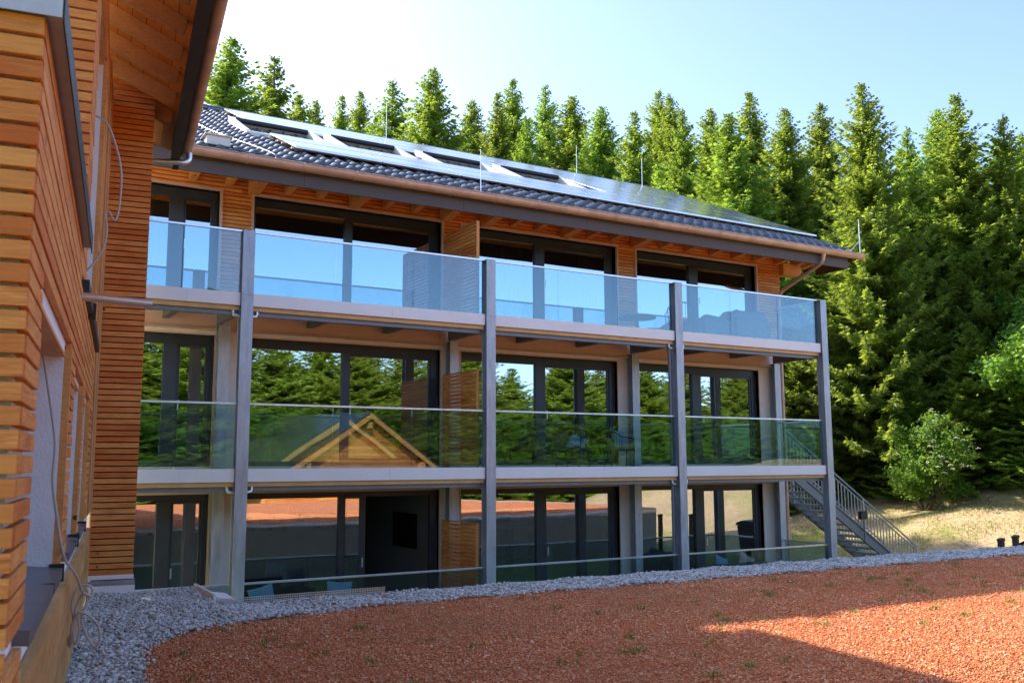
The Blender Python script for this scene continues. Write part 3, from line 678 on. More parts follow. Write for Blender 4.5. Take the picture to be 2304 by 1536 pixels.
# loose cables
wl = Matrix.Translation(WO) @ Matrix.Rotation(-WA, 4, 'Z')
def cable(name, pts, r, label):
    w_ = [wl @ Vector(p) for p in pts]; b0 = w_[0]; s = MB(b0); s.tube(smooth_path(w_, 6), r, 8)
    o = s.build(name, CABLE); o.location = b0; tag(o, label=label, cat='cable')
cable('cable', [(-.02, -5., 5.85), (.07, -5., 5.80), (.13, -5, 5.68), (.19, -5, 5.48), (.21, -5, 5.3), (.20, -5, 5.06), (.17, -5, 4.98), (.13, -5, 5.05), (.10, -5, 5.03), (.12, -5, 4.9), (.10, -5., 4.74), (.04, -5, 4.62), (-.02, -5, 4.54)], .008, 'thin pale cable looping out of the upper white window niche')
cable('coiled_cable', [(-.14, -7.1, 3.64), (-.09, -7.1, 3.37), (-.05, -7.1, 3.12), (-.05, -7.12, 2.91), (-.02, -7.1, 2.71), (.02, -7.0, 2.48), (.075, -6.6, 2.33), (.085, -6.1, 2.22), (.10, -5.6, 2.10), (.16, -5.5, 2.05), (.15, -5.5, 2.12), (.07, -5.5, 2.12), (.03, -5.5, 2.0), (.05, -5.45, 1.85), (.02, -5.45, 1.74), (.035, -5.45, 1.70), (.04, -5.5, 1.85), (.09, -5.55, 1.95), (.20, -5.5, 1.86), (.23, -5.5, 1.75), (.20, -5.5, 1.69), (.14, -5.5, 1.77), (.10, -5.5, 1.9), (.13, -5.5, 2.02), (.12, -5.5, 2.1), (.06, -5.48, 1.98), (.05, -5.48, 1.8), (.07, -5.5, 1.72), (.09, -5.5, 1.8), (.07, -5.5, 1.93)], .009, 'thick pale cable hanging down the wall into a tangled coil above the gravel')

# ================================================================== FLAT GRAVEL ROOF
ZR = 1.40
edge = [(1.55, 12.98), (2.74, 12.80), (2.70, 11.16), (12.0, 11.0), (17.5, 10.75), (20.2, 10.2), (21.5, 8.6), (21.8, 6.0), (21.2, 2.0), (19.5, -2.5), (16, -5.0), (-1.3, -5.0)]
m = MB(); m.add([(x, y, ZR-.03) for x, y in edge], [tuple(range(len(edge)))[::-1]]); m.build('red_gravel_bed', LAVABED, kind='structure')
m = MB(); n = len(edge)
m.add([(x, y, -1.0 if i < 9 else -2) for i, (x, y) in enumerate(edge)]+[(x, y, ZR-.036) for x, y in edge], [(i, (i+1) % n, n+(i+1) % n, n+i) for i in range(n)]+[tuple(range(n, 2*n))[::-1]])
m.build('podium', CONCRETE, kind='structure')
# slim metal edge strip
m = MB(); 
for a, b in zip(edge[1:10], edge[2:11]): m.bar((a[0], a[1], ZR-.02), (b[0], b[1], ZR-.02), .012, .06)
m.build('edge_strip', ALU, label='thin metal edging strip along the rim of the gravel roof', cat='edging')
# perforated piece
m = MB()
for i in range(90):
    x = 2.72+i*.022; hh = .085
    m.box(x, x+.006, 11.10, 11.104, ZR-.02, ZR+hh)
for j in range(4): m.box(2.72, 4.70, 11.0995, 11.1045, ZR+.0+j*.026, ZR+.006+j*.026)
m.build('perforated_strip', ALU, label='low perforated metal gravel stop at the near corner of the roof rim', cat='edging')
m = MB(); m.hexa([(2.80, 11.75, ZR-.04), (2.98, 11.5, ZR-.04), (2.98, 12.1, ZR-.04), (2.84, 12.2, ZR-.04), (2.80, 11.75, ZR+.02), (2.98, 11.5, ZR-.0), (2.98, 12.1, ZR+.02), (2.84, 12.2, ZR+.03)]); m.bar((2.76, 12.8, ZR+.03), (2.76, 11.7, ZR+.02), .03, .09)
m.build('roof_flashing', FASCIA_W, bevel=.004, label='folded white metal flashing piece at the notch in the gravel roof', cat='flashing')

def in_wall(x, y):   # local x relative to wing wall
    dx, dy = x-WO.x, y-WO.y; return dx*math.cos(WA)-dy*math.sin(WA)
rg = np.random.default_rng(9)
def red_edge_x(y):   # inner boundary of the pebble strip beside the wing
    return np.interp(y, [-6, 4, 7.5, 9.0, 9.75], [-.3, .95, 1.25, 1.52, 2.1])
def red_edge_y(x): return np.interp(x, [1.9, 2.4, 3.0, 4.5, 8.3, 12, 16, 22], [9.6, 9.92, 10.05, 10.3, 10.15, 10.05, 9.85, 9.5])
def is_peb(x, y, n=0.):
    return (x < red_edge_x(y)+n) | ((y > red_edge_y(x)+n) ) | (x < 1.7)*(y > 9.2)
ex = np.array(edge)
def inside(px, py):
    c = np.zeros(len(px), bool); j = len(ex)-1
    for i in range(len(ex)):
        xi, yi = ex[i]; xj, yj = ex[j]
        cond = ((yi > py) != (yj > py)) & (px < (xj-xi)*(py-yi)/(yj-yi+1e-12)+xi); c ^= cond; j = i
    return c
def ico():
    t = (1+5**.5)/2
    v = np.array([(-1, t, 0), (1, t, 0), (-1, -t, 0), (1, -t, 0), (0, -1, t), (0, 1, t), (0, -1, -t), (0, 1, -t), (t, 0, -1), (t, 0, 1), (-t, 0, -1), (-t, 0, 1)])/math.sqrt(1+t*t)
    f = np.array([(0,11,5),(0,5,1),(0,1,7),(0,7,10),(0,10,11),(1,5,9),(5,11,4),(11,10,2),(10,7,6),(7,1,8),(3,9,4),(3,4,2),(3,2,6),(3,6,8),(3,8,9),(4,9,5),(2,4,11),(6,2,10),(8,6,7),(9,8,1)])
    return v, f
def octa():
    v = np.array([(1, 0, 0), (-1, 0, 0), (0, 1, 0), (0, -1, 0), (0, 0, 1), (0, 0, -1)], float)
    f = np.array([(0,2,4),(2,1,4),(1,3,4),(3,0,4),(2,0,5),(1,2,5),(3,1,5),(0,3,5)]); return v, f
def stones(name, pts, size, base, mat, smooth, jit, flat=.62, **k):
    v, f = base; n = len(pts)
    sc = size*rg.lognormal(0, .28, n)[:, None]*np.stack([rg.uniform(.8, 1.35, n), rg.uniform(.6, 1., n), rg.uniform(flat*.7, flat*1.2, n)], 1)
    a = rg.uniform(0, 2*math.pi, n); tl = rg.normal(0, .35, n)
    P_ = np.repeat(v[None], n, 0)*(1+rg.normal(0, jit, (n, len(v), 1)))*sc[:, None, :]
    y = P_[..., 1]*np.cos(tl)[:, None]-P_[..., 2]*np.sin(tl)[:, None]; z = P_[..., 1]*np.sin(tl)[:, None]+P_[..., 2]*np.cos(tl)[:, None]; x = P_[..., 0]
    X = x*np.cos(a)[:, None]-y*np.sin(a)[:, None]; Y = x*np.sin(a)[:, None]+y*np.cos(a)[:, None]
    V = np.stack([X, Y, z], -1)+pts[:, None, :]
    Fm = (f[None]+(np.arange(n)*len(v))[:, None, None]).reshape(-1, 3)
    return np_mesh(name, V.reshape(-1, 3), Fm, mat, smooth, **k)
def scatter(x0, x1, y0, y1, dens):
    n = int((x1-x0)*(y1-y0)*dens); return rg.uniform(x0, x1, n), rg.uniform(y0, y1, n)
X1, Y1 = scatter(-.5, 3.2, 5.0, 13.1, 2100); X2, Y2 = scatter(2.6, 21.7, 9.3, 11.2, 1500)
x = np.concatenate([X1, X2]); y = np.concatenate([Y1, Y2])
wl_ok = ((x-WO.x)*math.cos(WA)-(y-WO.y)*math.sin(WA)) > -.03
k_ = inside(x, y) & wl_ok & is_peb(x, y, rg.normal(0, .05, len(x)))
x, y = x[k_], y[k_]; hgt = rg.uniform(-.012, .02, len(x))+.012*np.sin(x*5+y*3)
stones('gravel', np.stack([x, y, ZR+hgt], 1), .0165, ico(), PEB, True, .10, kind='stuff', label='rounded grey pebbles bordering the red gravel roof', cat='gravel')
x, y = scatter(0, 21.7, -4.9, 10.6, 60); X2, Y2 = scatter(.6, 9.5, 4.0, 10.5, 2600); X3, Y3 = scatter(9.5, 18.5, 5.5, 10.4, 1300); X4, Y4 = scatter(3.5, 9.0, 3.0, 4.0, 2200)
x = np.concatenate([x, X2, X3, X4]); y = np.concatenate([y, Y2, Y3, Y4]); k_ = inside(x, y) & ~is_peb(x, y, rg.normal(0, .05, len(x)))
x, y = x[k_], y[k_]
stones('red_gravel', np.stack([x, y, ZR-.022+rg.uniform(0, .012, len(x))], 1), .0095, octa(), LAVA, False, .25, .7, kind='stuff', label='crushed red lava chips covering the flat roof', cat='gravel')
# larger single cobble, sparse weeds
s_ = stones('cobble', np.array([[1.86, 10.55, ZR+.03]]), .062, ico(), plain('buff_stone', (.30, .25, .20), .8), True, .05, .6); s_.modifiers.new('sub', 'SUBSURF').render_levels = 2
tag(s_, label='larger buff cobble lying among the grey pebbles near the pillar', cat='stone')
V = []; F = []
for c in range(100):
    cx, cy = rg.uniform(1.6, 14), rg.uniform(5.5, 9.9)
    if cx < red_edge_x(cy)+.1 or cy > red_edge_y(cx)-.1: continue
    for b in range(rg.integers(4, 22)):
        a = rg.uniform(0, 6.28); px, py = cx+rg.normal(0, .05), cy+rg.normal(0, .035); h = rg.uniform(.012, .04); wd = .005
        dx, dy = math.cos(a), math.sin(a); q = len(V)
        V += [(px-dy*wd, py+dx*wd, ZR-.02), (px+dy*wd, py-dx*wd, ZR-.02), (px+dx*h*.6+dy*wd, py+dy*h*.6-dx*wd, ZR+h*.7), (px+dx*h*.9, py+dy*h*.9, ZR+h*.8)]; F.append((q, q+1, q+2, q+3))
np_mesh('weeds', np.array(V), np.array(F), GRASSM, kind='stuff', label='tiny green weeds sprouting through the red gravel', cat='weeds')

# ================================================================== VEGETATION
def spruce_mesh(seed, h, rb, dz, nb, step, tw, low=.03, droop=.25):
    g = np.random.default_rng(seed); A = []; B = []; W = []
    bz = []; z = h*low
    while z < h*.985:
        q = 1-z/h; L0 = rb*(q**.84)*g.uniform(.8, 1.15)+.05; tq = min(1., .30+1.6*q)
        m_ = max(5, int(nb*(.75+.35*q)))
        for k in range(m_):
            az_ = g.uniform(0, 6.283); L = L0*g.uniform(.65, 1.18); el_ = .62*(1-q)**1.6-.16*q+g.normal(0, .09)
            zc = z+g.uniform(-dz, dz)*.5; n = max(3, int(L/step)); t = (np.arange(n)+g.uniform(.2, .8))/n
            rr = t*L; zz_ = zc+rr*math.tan(el_)-droop*q*L*.42*np.sin(t*2.6)+.12*L*t**3
            ca, sa = math.cos(az_), math.sin(az_)
            base = np.stack([rr*ca, rr*sa, zz_], 1)
            for sg in (-1, 0, 1):
                ln = (tw*tq*(.45+.75*(1-t))+.04)*g.uniform(.6, 1.3, n)*(1 if sg else .8)
                if sg and L < .5: ln *= .7
                an = az_+sg*g.uniform(.55, 1.05, n); hang = g.uniform(-.75, .12, n)*(.35+.65*q) if sg else g.uniform(-1.3, -.3, n)*(.3+q)
                d = np.stack([np.cos(an), np.sin(an), hang], 1); d /= np.linalg.norm(d, axis=1)[:, None]
                A.append(base); B.append(base+d*ln[:, None]); W.append(ln*g.uniform(.09, .155, n)*(1.45-.45*q))
            # leading shoot
            A.append(base[-1:]); B.append(base[-1:]+np.array([[ca*.3, sa*.3, .08]])*min(1, L)); W.append(np.array([.05]))
        z += dz*g.uniform(.75, 1.25)*(.45+.55*q)
    A.append(np.array([[0, 0, h*.93]])); B.append(np.array([[0, 0, h]])); W.append(np.array([.035]))
    A = np.concatenate(A); B = np.concatenate(B); W = np.concatenate(W)
    # split into three needle sprays fanned around each twig
    n = len(A); D = B-A; rnd_ = g.normal(0, 1, (n, 3)); S_ = np.cross(D, rnd_); S_ /= (np.linalg.norm(S_, axis=1)[:, None]+1e-9)
    T_ = np.cross(D, S_); T_ /= (np.linalg.norm(T_, axis=1)[:, None]+1e-9)
    Vs = []
    for (f0_, f1_, side, s0) in ((0, 1, 0, S_), (.1, .72, .34, S_), (.1, .72, -.34, S_)):
        a = A+D*f0_; b = A+D*f1_+s0*side*np.linalg.norm(D, axis=1)[:, None]*1.0
        mid = a+(b-a)*.45; wv = (T_*.75+S_*.65)*W[:, None]*(.9 if side == 0 else .75)
        Vs.append(np.stack([a, mid+wv, b, mid-wv], 1))
    V = np.concatenate(Vs).reshape(-1, 3); F = np.arange(len(V)).reshape(-1, 4)
    return V, F
def mesh_from(name, V, F, mat):
    o = np_mesh(name, V, F, mat); me = o.data; bpy.data.objects.remove(o); return me
def trunk_mesh(name, h, r, lean=0, seed=0):
    g = random.Random(seed); s = MB(); n = 9
    s.tube([(g.uniform(-.03, .03), g.uniform(-.03, .03), -.5+(h+.3)*i/(n-1)) for i in range(n)], [r*(1-.93*i/(n-1))+.01 for i in range(n)], 8)
    for k in range(26):    # dead lower limbs
        z = g.uniform(.05, .5)*h; a = g.uniform(0, 6.28); L = g.uniform(.5, 1.6)
        s.tube([(0, 0, z), (math.cos(a)*L*.5, math.sin(a)*L*.5, z-.05), (math.cos(a)*L, math.sin(a)*L, z-.12*L)], [.03, .02, .006], 5)
    o = s.build(name, BARK); me = o.data; bpy.data.objects.remove(o); return me
PROTO = []
for i, (hh, rb, dz, nb, step, tw) in enumerate([(20, 4.6, .29, 10, .12, .55), (20, 4.0, .30, 9, .12, .55), (20, 5.0, .29, 10, .13, .58), (20, 3.8, .32, 9, .12, .5)]):
    V, F = spruce_mesh(100+i, hh, rb, dz, nb, step, tw, .04, .3); PROTO.append((hh, mesh_from('spruce_crown', V, F, NEEDLE), trunk_mesh('spruce_trunk', hh, .22, 0, i)))
V, F = spruce_mesh(210, 16, 4.0, .22, 9, .105, .42, .13, .30); NEARP = (16, mesh_from('spruce_crown_near', V, F, NEEDLE), trunk_mesh('spruce_trunk_near', 16, .24, 0, 9))
V, F = spruce_mesh(211, 16, 3.2, .24, 9, .11, .40, .10, .30); NEARP2 = (16, mesh_from('spruce_crown_near2', V, F, NEEDLE), trunk_mesh('spruce_trunk_near2', 16, .2, 0, 10))
def spruce(x, y, z, h, proto, label, group, ws=1.0, rot=None):
    hh, cm, tm = proto; r = empty('spruce_tree', (x, y, z), rot if rot is not None else random.uniform(0, 6.28), label=label, cat='tree', group=group)
    for nm, me in (('trunk', tm), ('crown', cm)):
        o = link(nm, me, r); o.scale = (h/hh*ws, h/hh*ws, h/hh)
SPR = [(8.6,37.0,1.1,19.3),(10.8,38.5,1.4,19.3),(13.0,42.0,1.9,18.7),(19.4,58.9,4.6,22.9),(19.0,52.7,3.6,22.0),(23.6,61.6,5.3,24.7),(20.6,51.0,3.4,20.6),(19.5,46.0,2.6,21.6),(19.4,40.6,1.7,21.1),(29.1,54.7,5.2,22.8),(25.7,45.2,3.1,21.3),(28.5,48.2,4.0,23.0),(26.1,42.6,2.7,19.4),(32.4,50.5,5.1,23.2),(30.5,44.6,3.8,21.2),(29.5,40.3,2.9,19.8),(28.5,36.1,2.1,18.7),(38.4,46.1,5.1,22.4),(42.9,50.2,6.0,23.6),(33.0,37.6,3.1,19.2),(38.2,41.0,4.2,20.3),(30.6,31.6,1.7,17.9),(39.1,38.6,3.9,21.0),(34.6,31.8,2.4,18.3),(38.0,32.5,2.9,19.0),(25.9,20.4,0.7,15.1),(29.2,21.1,1.2,14.0),(43.0,29.2,2.7,18.7),(36.8,24.1,2.4,16.8),(37.8,22.6,2.5,15.4),(43.3,25.0,2.7,16.1)]
ORD = ['first','second','third','fourth','fifth','sixth','seventh','eighth','ninth','tenth','eleventh','twelfth','thirteenth','fourteenth','fifteenth','sixteenth','seventeenth','eighteenth','nineteenth','twentieth','twenty-first','twenty-second','twenty-third','twenty-fourth','twenty-fifth','twenty-sixth','twenty-seventh','twenty-eighth','twenty-ninth','thirtieth','thirty-first']
for i, (x, y, z, h) in enumerate(SPR):
    if i < 18:
        t_ = 3+(z+h-3)*1.3; x *= 1.3; y *= 1.3; h = t_-gz(x, y); z = gz(x, y)
    h += z-gz(x, y); z = gz(x, y)
    if i == 25: spruce(32.2, 25.3, gz(32.2, 25.3), 17.2, NEARP, 'broad full spruce nearest the gable end, taller than its neighbours', 'spruces along the forest edge', 1.0, .4); continue
    if i == 26: x, y, z, h = 35.6, 25.7, gz(35.6, 25.7), 15.2
    pr = NEARP2 if i in (26, 28, 29) else PROTO[(i*7+i//3) % 4]
    lab = 'dark spruce standing behind the left end of the roof beside the gutter' if i == 0 else 'green spruce, %s tree top from the left along the skyline' % ORD[i]
    spruce(x, y, z, h, pr, lab, 'spruces along the forest edge', [1.25, 1.15, 1.1, 1, .95, .95, 1.1][i % 7] if i > 1 else 1.3)
# lower, nearer spruces that fill the edge below the skyline
FILL = [(31, 38, 13, 'behind the gable end under the gutter corner'), (27, 43, 15, 'directly behind the stair'), (33.0, 32.5, 15, 'between the gable end and the broad spruce'), (37.0, 28.5, 14, 'just right behind the broad spruce'), (37.0, 23.5, 12, 'above the white flowering shrub'), (32.2, 17.2, 8.5, 'low at the right edge behind the maple'), (36.0, 19.0, 11.5, 'at the right edge of the slope'), (28.5, 42, 16, 'rising just over the end of the roof'), (31, 34, 14.5, 'right of the roof end, half way up the skyline trees')]
for j, (x, y, h, where) in enumerate(FILL):
    spruce(x, y, gz(x, y), h, NEARP2 if j % 2 else NEARP, 'shorter bright spruce '+where, 'shorter spruces at the forest edge', 1.15)
for (x, y, h, ws_, where) in ((29.6, 27.0, 7.5, 1.5, 'just right of the outer steel post'), (31.6, 26.0, 6.5, 1.7, 'between the stair foot and the white flowering bush'), (31.9, 23.6, 6.0, 1.6, 'directly behind the white flowering bush'),
        (33.0, 21.6, 6.5, 1.7, 'to the right of the white flowering bush'), (34.0, 19.6, 5.5, 1.8, 'at the right edge of the photo, low on the bank'), (28.3, 29.5, 8.0, 1.4, 'seen behind the middle balcony end glass')):
    spruce(x, y, gz(x, y)-.3, h, PROTO[int(x) % 4], 'low young spruce '+where, 'young spruces on the bank', ws_)
# dense wood behind: one mass
def merged(name, spots, **k):
    Vs = []; Fs = []; n0 = 0; rr = random.Random(5); src = []
    for q in range(2):
        V, F = spruce_mesh(300+q, 20, 3.2, .75, 7, .34, .95, .05, .3); src.append((V, F))
    for (x, y, h) in spots:
        V, F = src[rr.randrange(2)]; a = rr.uniform(0, 6.28); s_ = h/20; c, sn_ = math.cos(a), math.sin(a)
        W_ = np.stack([(V[:, 0]*c-V[:, 1]*sn_)*s_*1.3+x, (V[:, 0]*sn_+V[:, 1]*c)*s_*1.3+y, V[:, 2]*s_+gz(x, y)], 1)
        Vs.append(W_); Fs.append(F+n0); n0 += len(V)
    return np_mesh(name, np.concatenate(Vs), np.concatenate(Fs), NEEDLE, **k)
rr = random.Random(21); spots = []
for k_i in range(120):
    t = k_i/119; D = 54+rr.uniform(0, 14)-10*t; a_ = R(14+52*t); spots.append((D*math.sin(a_)+rr.uniform(-1, 1), D*math.cos(a_)+8*(1-t), 0)); spots[-1] = (*spots[-1][:2], 3+math.hypot(*spots[-1][:2])*rr.uniform(.24, .325)-gz(*spots[-1][:2]))
for k_i in range(36):
    t = k_i/35; D = 44+rr.uniform(0, 5); a_ = R(40+26*t); spots.append((D*math.sin(a_), D*math.cos(a_), 3+D*rr.uniform(.17, .26)-gz(D*math.sin(a_), D*math.cos(a_))))
merged('forest', spots, kind='stuff', label='dense dark spruce wood filling the gaps behind the front row of trees', cat='forest')
# woods across the yard (seen mirrored in the window glass)
rr = random.Random(33)
YG = 'sunlit spruce across the yard, visible only mirrored in the balcony windows'
for k_i in range(42):
    x = -6+k_i*2.1+rr.uniform(-.8, .8); y = -24-rr.uniform(0, 9); z = gz(x, y)
    top = rr.uniform(8.5, 11.5)+(2.0 if x < 19 else 2.6 if x < 34 else .8)
    spruce(x, y, z, top-z, PROTO[k_i % 4], YG, 'spruces across the yard', 2.3)
for k_i in range(22):
    x = 0+k_i*3.3+rr.uniform(-1, 1); y = -16-rr.uniform(0, 4)
    if 9 < x < 29: y -= 5
    z = gz(x, y); top = rr.uniform(4.5, 7.5); spruce(x, y, z, top-z, PROTO[(k_i+1) % 4], YG, 'spruces across the yard', 2.6)

def broadleaf(name, loc, h, spread, seed, nleaf, ls, label, cat, trunk_r, low=.25, flowers=0, levels=3, lean=(0, 0)):
    g = np.random.default_rng(seed); root = empty(name, loc, 0, label=label, cat=cat); s = MB(); tips = []
    def grow(p, d, L, r, lv):
        pts = [p]; q = p
        for i in range(4):
            d = (d+Vector(g.normal(0, .16, 3))+Vector((0, 0, .05))).normalized(); q = q+d*L/4; pts.append(q)
            if lv <= 1: tips.append(q)
        s.tube(pts, [r*(1-.12*i) for i in range(5)], 6 if lv < 2 else 8, cap=False)
        if lv == 0: return
        for k in range(int(g.integers(3, 6))):
            i = int(g.integers(1, 5)); a = g.uniform(0, 6.28); dd = (d*.55+Vector((math.cos(a)*.8, math.sin(a)*.8, g.uniform(-.1, .45)))).normalized()
            grow(pts[i], dd, L*g.uniform(.5, .75), r*.45, lv-1)
    nst = 1 if trunk_r > .05 else 6
    for k in range(nst):
        a = g.uniform(0, 6.28); d = Vector((lean[0]+(.62*math.cos(a) if nst > 1 else 0), lean[1]+(.62*math.sin(a) if nst > 1 else 0), 1)).normalized()
        grow(Vector((0, 0, -.2)), d, h*.55, trunk_r, levels)
    s.build('trunk', BARK, root)
    T_ = np.array([tuple(t) for t in tips]); T_ = T_[T_[:, 2] > h*low*.6]
    c = T_[g.integers(0, len(T_), nleaf//7)]+g.normal(0, ls*1.8, (nleaf//7, 3))
    pts = np.repeat(c, 7, 0)+g.normal(0, ls*1.1, (len(c)*7, 3)); n = len(pts)
    nrm = g.normal(0, 1, (n, 3))*[.7, .7, .45]+[0, 0, .75]; nrm /= np.linalg.norm(nrm, axis=1)[:, None]; ax = np.cross(nrm, g.normal(0, 1, (n, 3))); ax /= np.linalg.norm(ax, axis=1)[:, None]; bx = np.cross(nrm, ax)
    sz = (ls*g.uniform(.6, 1.25, n))[:, None]
    V = np.stack([pts-ax*sz, pts+bx*sz*.55-ax*sz*.1-nrm*sz*.15, pts+ax*sz, pts-bx*sz*.55-ax*sz*.1-nrm*sz*.15], 1).reshape(-1, 3)
    np_mesh('crown', V, np.arange(len(V)).reshape(-1, 4), LEAF, parent=root)
    if flowers:
        top = T_[np.argsort(-(T_[:, 2]*.5-T_[:, 1]*.6-T_[:, 0]*.25))][:max(10, len(T_)//3)]; s = MB()
        for k in range(flowers):
            p = top[g.integers(0, len(top))]+g.normal(0, .15, 3)+np.array([-.3, -.35, .12])
            for q in range(9):
                a = g.uniform(0, 6.28); r_ = g.uniform(0, .10); c_ = p+np.array([math.cos(a)*r_, math.sin(a)*r_, g.uniform(0, .012)]); w_ = .034
                w_ = .021; c_ = c_+np.array([0, 0, .05*(1-(r_/.10)**2)])
                s.add([c_+[-w_, 0, 0], c_+[0, -w_, 0], c_+[w_, 0, 0], c_+[0, w_, 0], c_+[0, 0, w_*.8], c_-[0, 0, w_*.8]], [(0, 1, 4), (1, 2, 4), (2, 3, 4), (3, 0, 4), (1, 0, 5), (2, 1, 5), (3, 2, 5), (0, 3, 5)])
        s.build('blossom', FLOWER, root)
    return root
broadleaf('elder_bush', (29.9, 21.8, gz(29.9, 21.8)), 3.5, 2, 5, 11000, .062, 'elder bush dotted with flat white blossom heads at the forest edge', 'bush', .035, .2, 46, 2, (-.05, -.1))
broadleaf('maple_tree', (29.8, 15.6, gz(29.8, 15.6)), 5.6, 4, 8, 36000, .10, 'leafy maple with loose green crown at the right edge of the photo', 'tree', .12, .1, 0, 3, (.0, .0))
broadleaf('maple_tree', (34.5, 18.0, gz(34.5, 18.0)), 7.5, 4, 18, 42000, .11, 'taller broadleaf tree behind the maple at the far right', 'tree', .15, .1, 0, 3, (.0, .0))
# undergrowth in the shade under the trees
n = 26000; t = rg.uniform(0, 1, n); X = 27+rg.uniform(0, 1, n)*14; Y = 40-(X-24)*1.55+rg.normal(0, 2.2, n)+4; keep = (Y > 15.5)
X, Y = X[keep], Y[keep]; n = len(X); Z = np.array([gz(a, b)+sn(a, b) for a, b in zip(X, Y)])+np.abs(rg.normal(0, .28, n))
pts = np.stack([X, Y, Z], 1); nrm = rg.normal(0, 1, (n, 3))+[0, 0, 1.]; nrm /= np.linalg.norm(nrm, axis=1)[:, None]; ax = np.cross(nrm, rg.normal(0, 1, (n, 3))); ax /= np.linalg.norm(ax, axis=1)[:, None]; bx = np.cross(nrm, ax); sz = rg.uniform(.05, .13, n)[:, None]
V = np.stack([pts-ax*sz, pts+bx*sz*.6, pts+ax*sz, pts-bx*sz*.6], 1).reshape(-1, 3)
np_mesh('undergrowth', V, np.arange(len(V)).reshape(-1, 4), LEAF, kind='stuff', label='low leafy undergrowth in the shade beneath the trees', cat='undergrowth')
# lawn grass on the sunny slope
n = 60000; X = rg.uniform(18.6, 33, n); Y = rg.uniform(12, 32, n); keep = (Y < 44-(X-18)*1.7); X, Y = X[keep], Y[keep]; n = len(X)
Z = np.array([gz(a, b)+(sn(a, b) if a > 22 else 0) for a, b in zip(X, Y)])-.03; a = rg.uniform(0, 6.28, n); hh = rg.uniform(.02, .07, n); wd = .012
dx, dy = np.cos(a), np.sin(a)
V = np.stack([np.stack([X-dy*wd, Y+dx*wd, Z], 1), np.stack([X+dy*wd, Y-dx*wd, Z], 1), np.stack([X+dx*hh*.5+dy*wd*.4, Y+dy*hh*.5-dx*wd*.4, Z+hh], 1), np.stack([X+dx*hh*.6-dy*wd*.3, Y+dy*hh*.6+dx*wd*.3, Z+hh], 1)], 1).reshape(-1, 3)
np_mesh('grass', V, np.arange(len(V)).reshape(-1, 4), leaf_mat('dry_grass', (.20, .19, .05), (.45, .38, .16), .3, (.4, .4, .1)), kind='stuff', label='sparse dry grass on the sunny slope beside the stair', cat='grass')

# ================================================================== SMALL THINGS
# wheelie bin beyond the roof rim
b0 = (21.9, 12.9, 0); bn = empty('rubbish_bin', b0, R(-20), label='dark grey wheeled bin with a domed lid beyond the gravel rim at far right', cat='bin')
m = MB(); m.hexa([(-.24, -.3, .1), (.24, -.3, .1), (.24, .3, .1), (-.24, .3, .1), (-.3, -.38, 1.02), (.3, -.38, 1.02), (.3, .38, 1.02), (-.3, .38, 1.02)]); m.build('bin_body', BLACK, bn, bevel=.02)
m = MB(); m.prism([(-.42, 1.03), (.40, 1.03), (.40, 1.08), (.2, 1.16), (-.2, 1.18), (-.38, 1.12)], -.33, .33); m.build('lid', BLACK, bn, bevel=.02)
for sx in (-1, 1):
    m = MB(); m.tube([(sx*.27, .3, .1), (sx*.31, .3, .1)], .1, 16); m.build('wheel', BLACK, bn)
for (x, y, wh) in ((18.9, 12.0, 'left of the wheeled bin, the one farther from it'), (19.9, 12.3, 'left of the wheeled bin, the one closer to it')):
    m = MB((x, y, 0)); m.box(x-.05, x+.05, y-.05, y+.05, 0, 1.36); m.hexa([(x-.06, y-.06, 1.36), (x+.06, y-.06, 1.36), (x+.06, y+.06, 1.36), (x-.06, y+.06, 1.36), (x-.06, y-.06, 1.39), (x+.06, y-.06, 1.42), (x+.06, y+.06, 1.42), (x-.06, y+.06, 1.39)])
    o = m.build('fence_post', BARK, label='short dark post end '+wh, cat='post'); o.location = (x, y, 0)
# furniture
def pillow_mb(w, h, t):
    V = []; F = []; n = 10
    for s_ in (1, -1):
        for j in range(n+1):
            for i in range(n+1):
                u, v = i/n*2-1, j/n*2-1; e = (1-u*u)**.45*(1-v*v)**.45; pin = 1-.10*(1-abs(u))*abs(v)**3; pin2 = 1-.10*(1-abs(v))*abs(u)**3
                V.append((u*w/2*pin2, s_*t/2*e, v*h/2*pin))
    for s_ in (0, 1):
        b = s_*(n+1)**2
        for j in range(n):
            for i in range(n):
                q = [b+j*(n+1)+i, b+j*(n+1)+i+1, b+(j+1)*(n+1)+i+1, b+(j+1)*(n+1)+i]; F.append(q if s_ == 0 else q[::-1])
    return V, F
def cushion(loc, rot, w, h, mat, label, group='scatter cushions'):
    V, F = pillow_mb(w, h, .16); m = MB(); m.add(V, F, 0, True); o = m.build('cushion', mat, label=label, cat='cushion', group=group); o.location = loc; o.rotation_euler = rot
def rope_chair(loc, rz_, label, group=None):
    r = empty('garden_chair', loc, rz_, label=label, cat='chair', group=group)
    m = MB(); m.box(-.28, .28, -.27, .27, .36, .43); m.build('seat', GREYFAB, r, bevel=.02)
    for sx in (-1, 1):
        for sy in (-1, 1):
            m = MB(); m.tube([(sx*.26, sy*.25, 0), (sx*.28, sy*.26, .40)], .014, 8); m.build('leg', BLACK, r)
    m = MB(); pts = []
    for i in range(15):
        a = math.pi*i/14; pts.append((.31*math.cos(a), .26*math.sin(a)+.02, .66+.16*math.sin(a)))
    m.tube(pts, .016, 8)
    for p in pts: m.tube([(p[0]*.92, p[1]*.92, .42), p], .007, 5)
    m.tube([(p[0], p[1], .64+.0*i) for i, p in enumerate(pts)][:1]+[(.31, -.24, .62), (.29, -.26, .42)], .014, 6); m.tube([(-.31, .02, .66), (-.31, -.24, .62), (-.29, -.26, .42)], .014, 6)
    m.build('backrest', ROPE, r)
rope_chair((12.45, 16.55, 2.90), R(70), 'dark rope garden chair holding a blue cushion on the middle balcony')
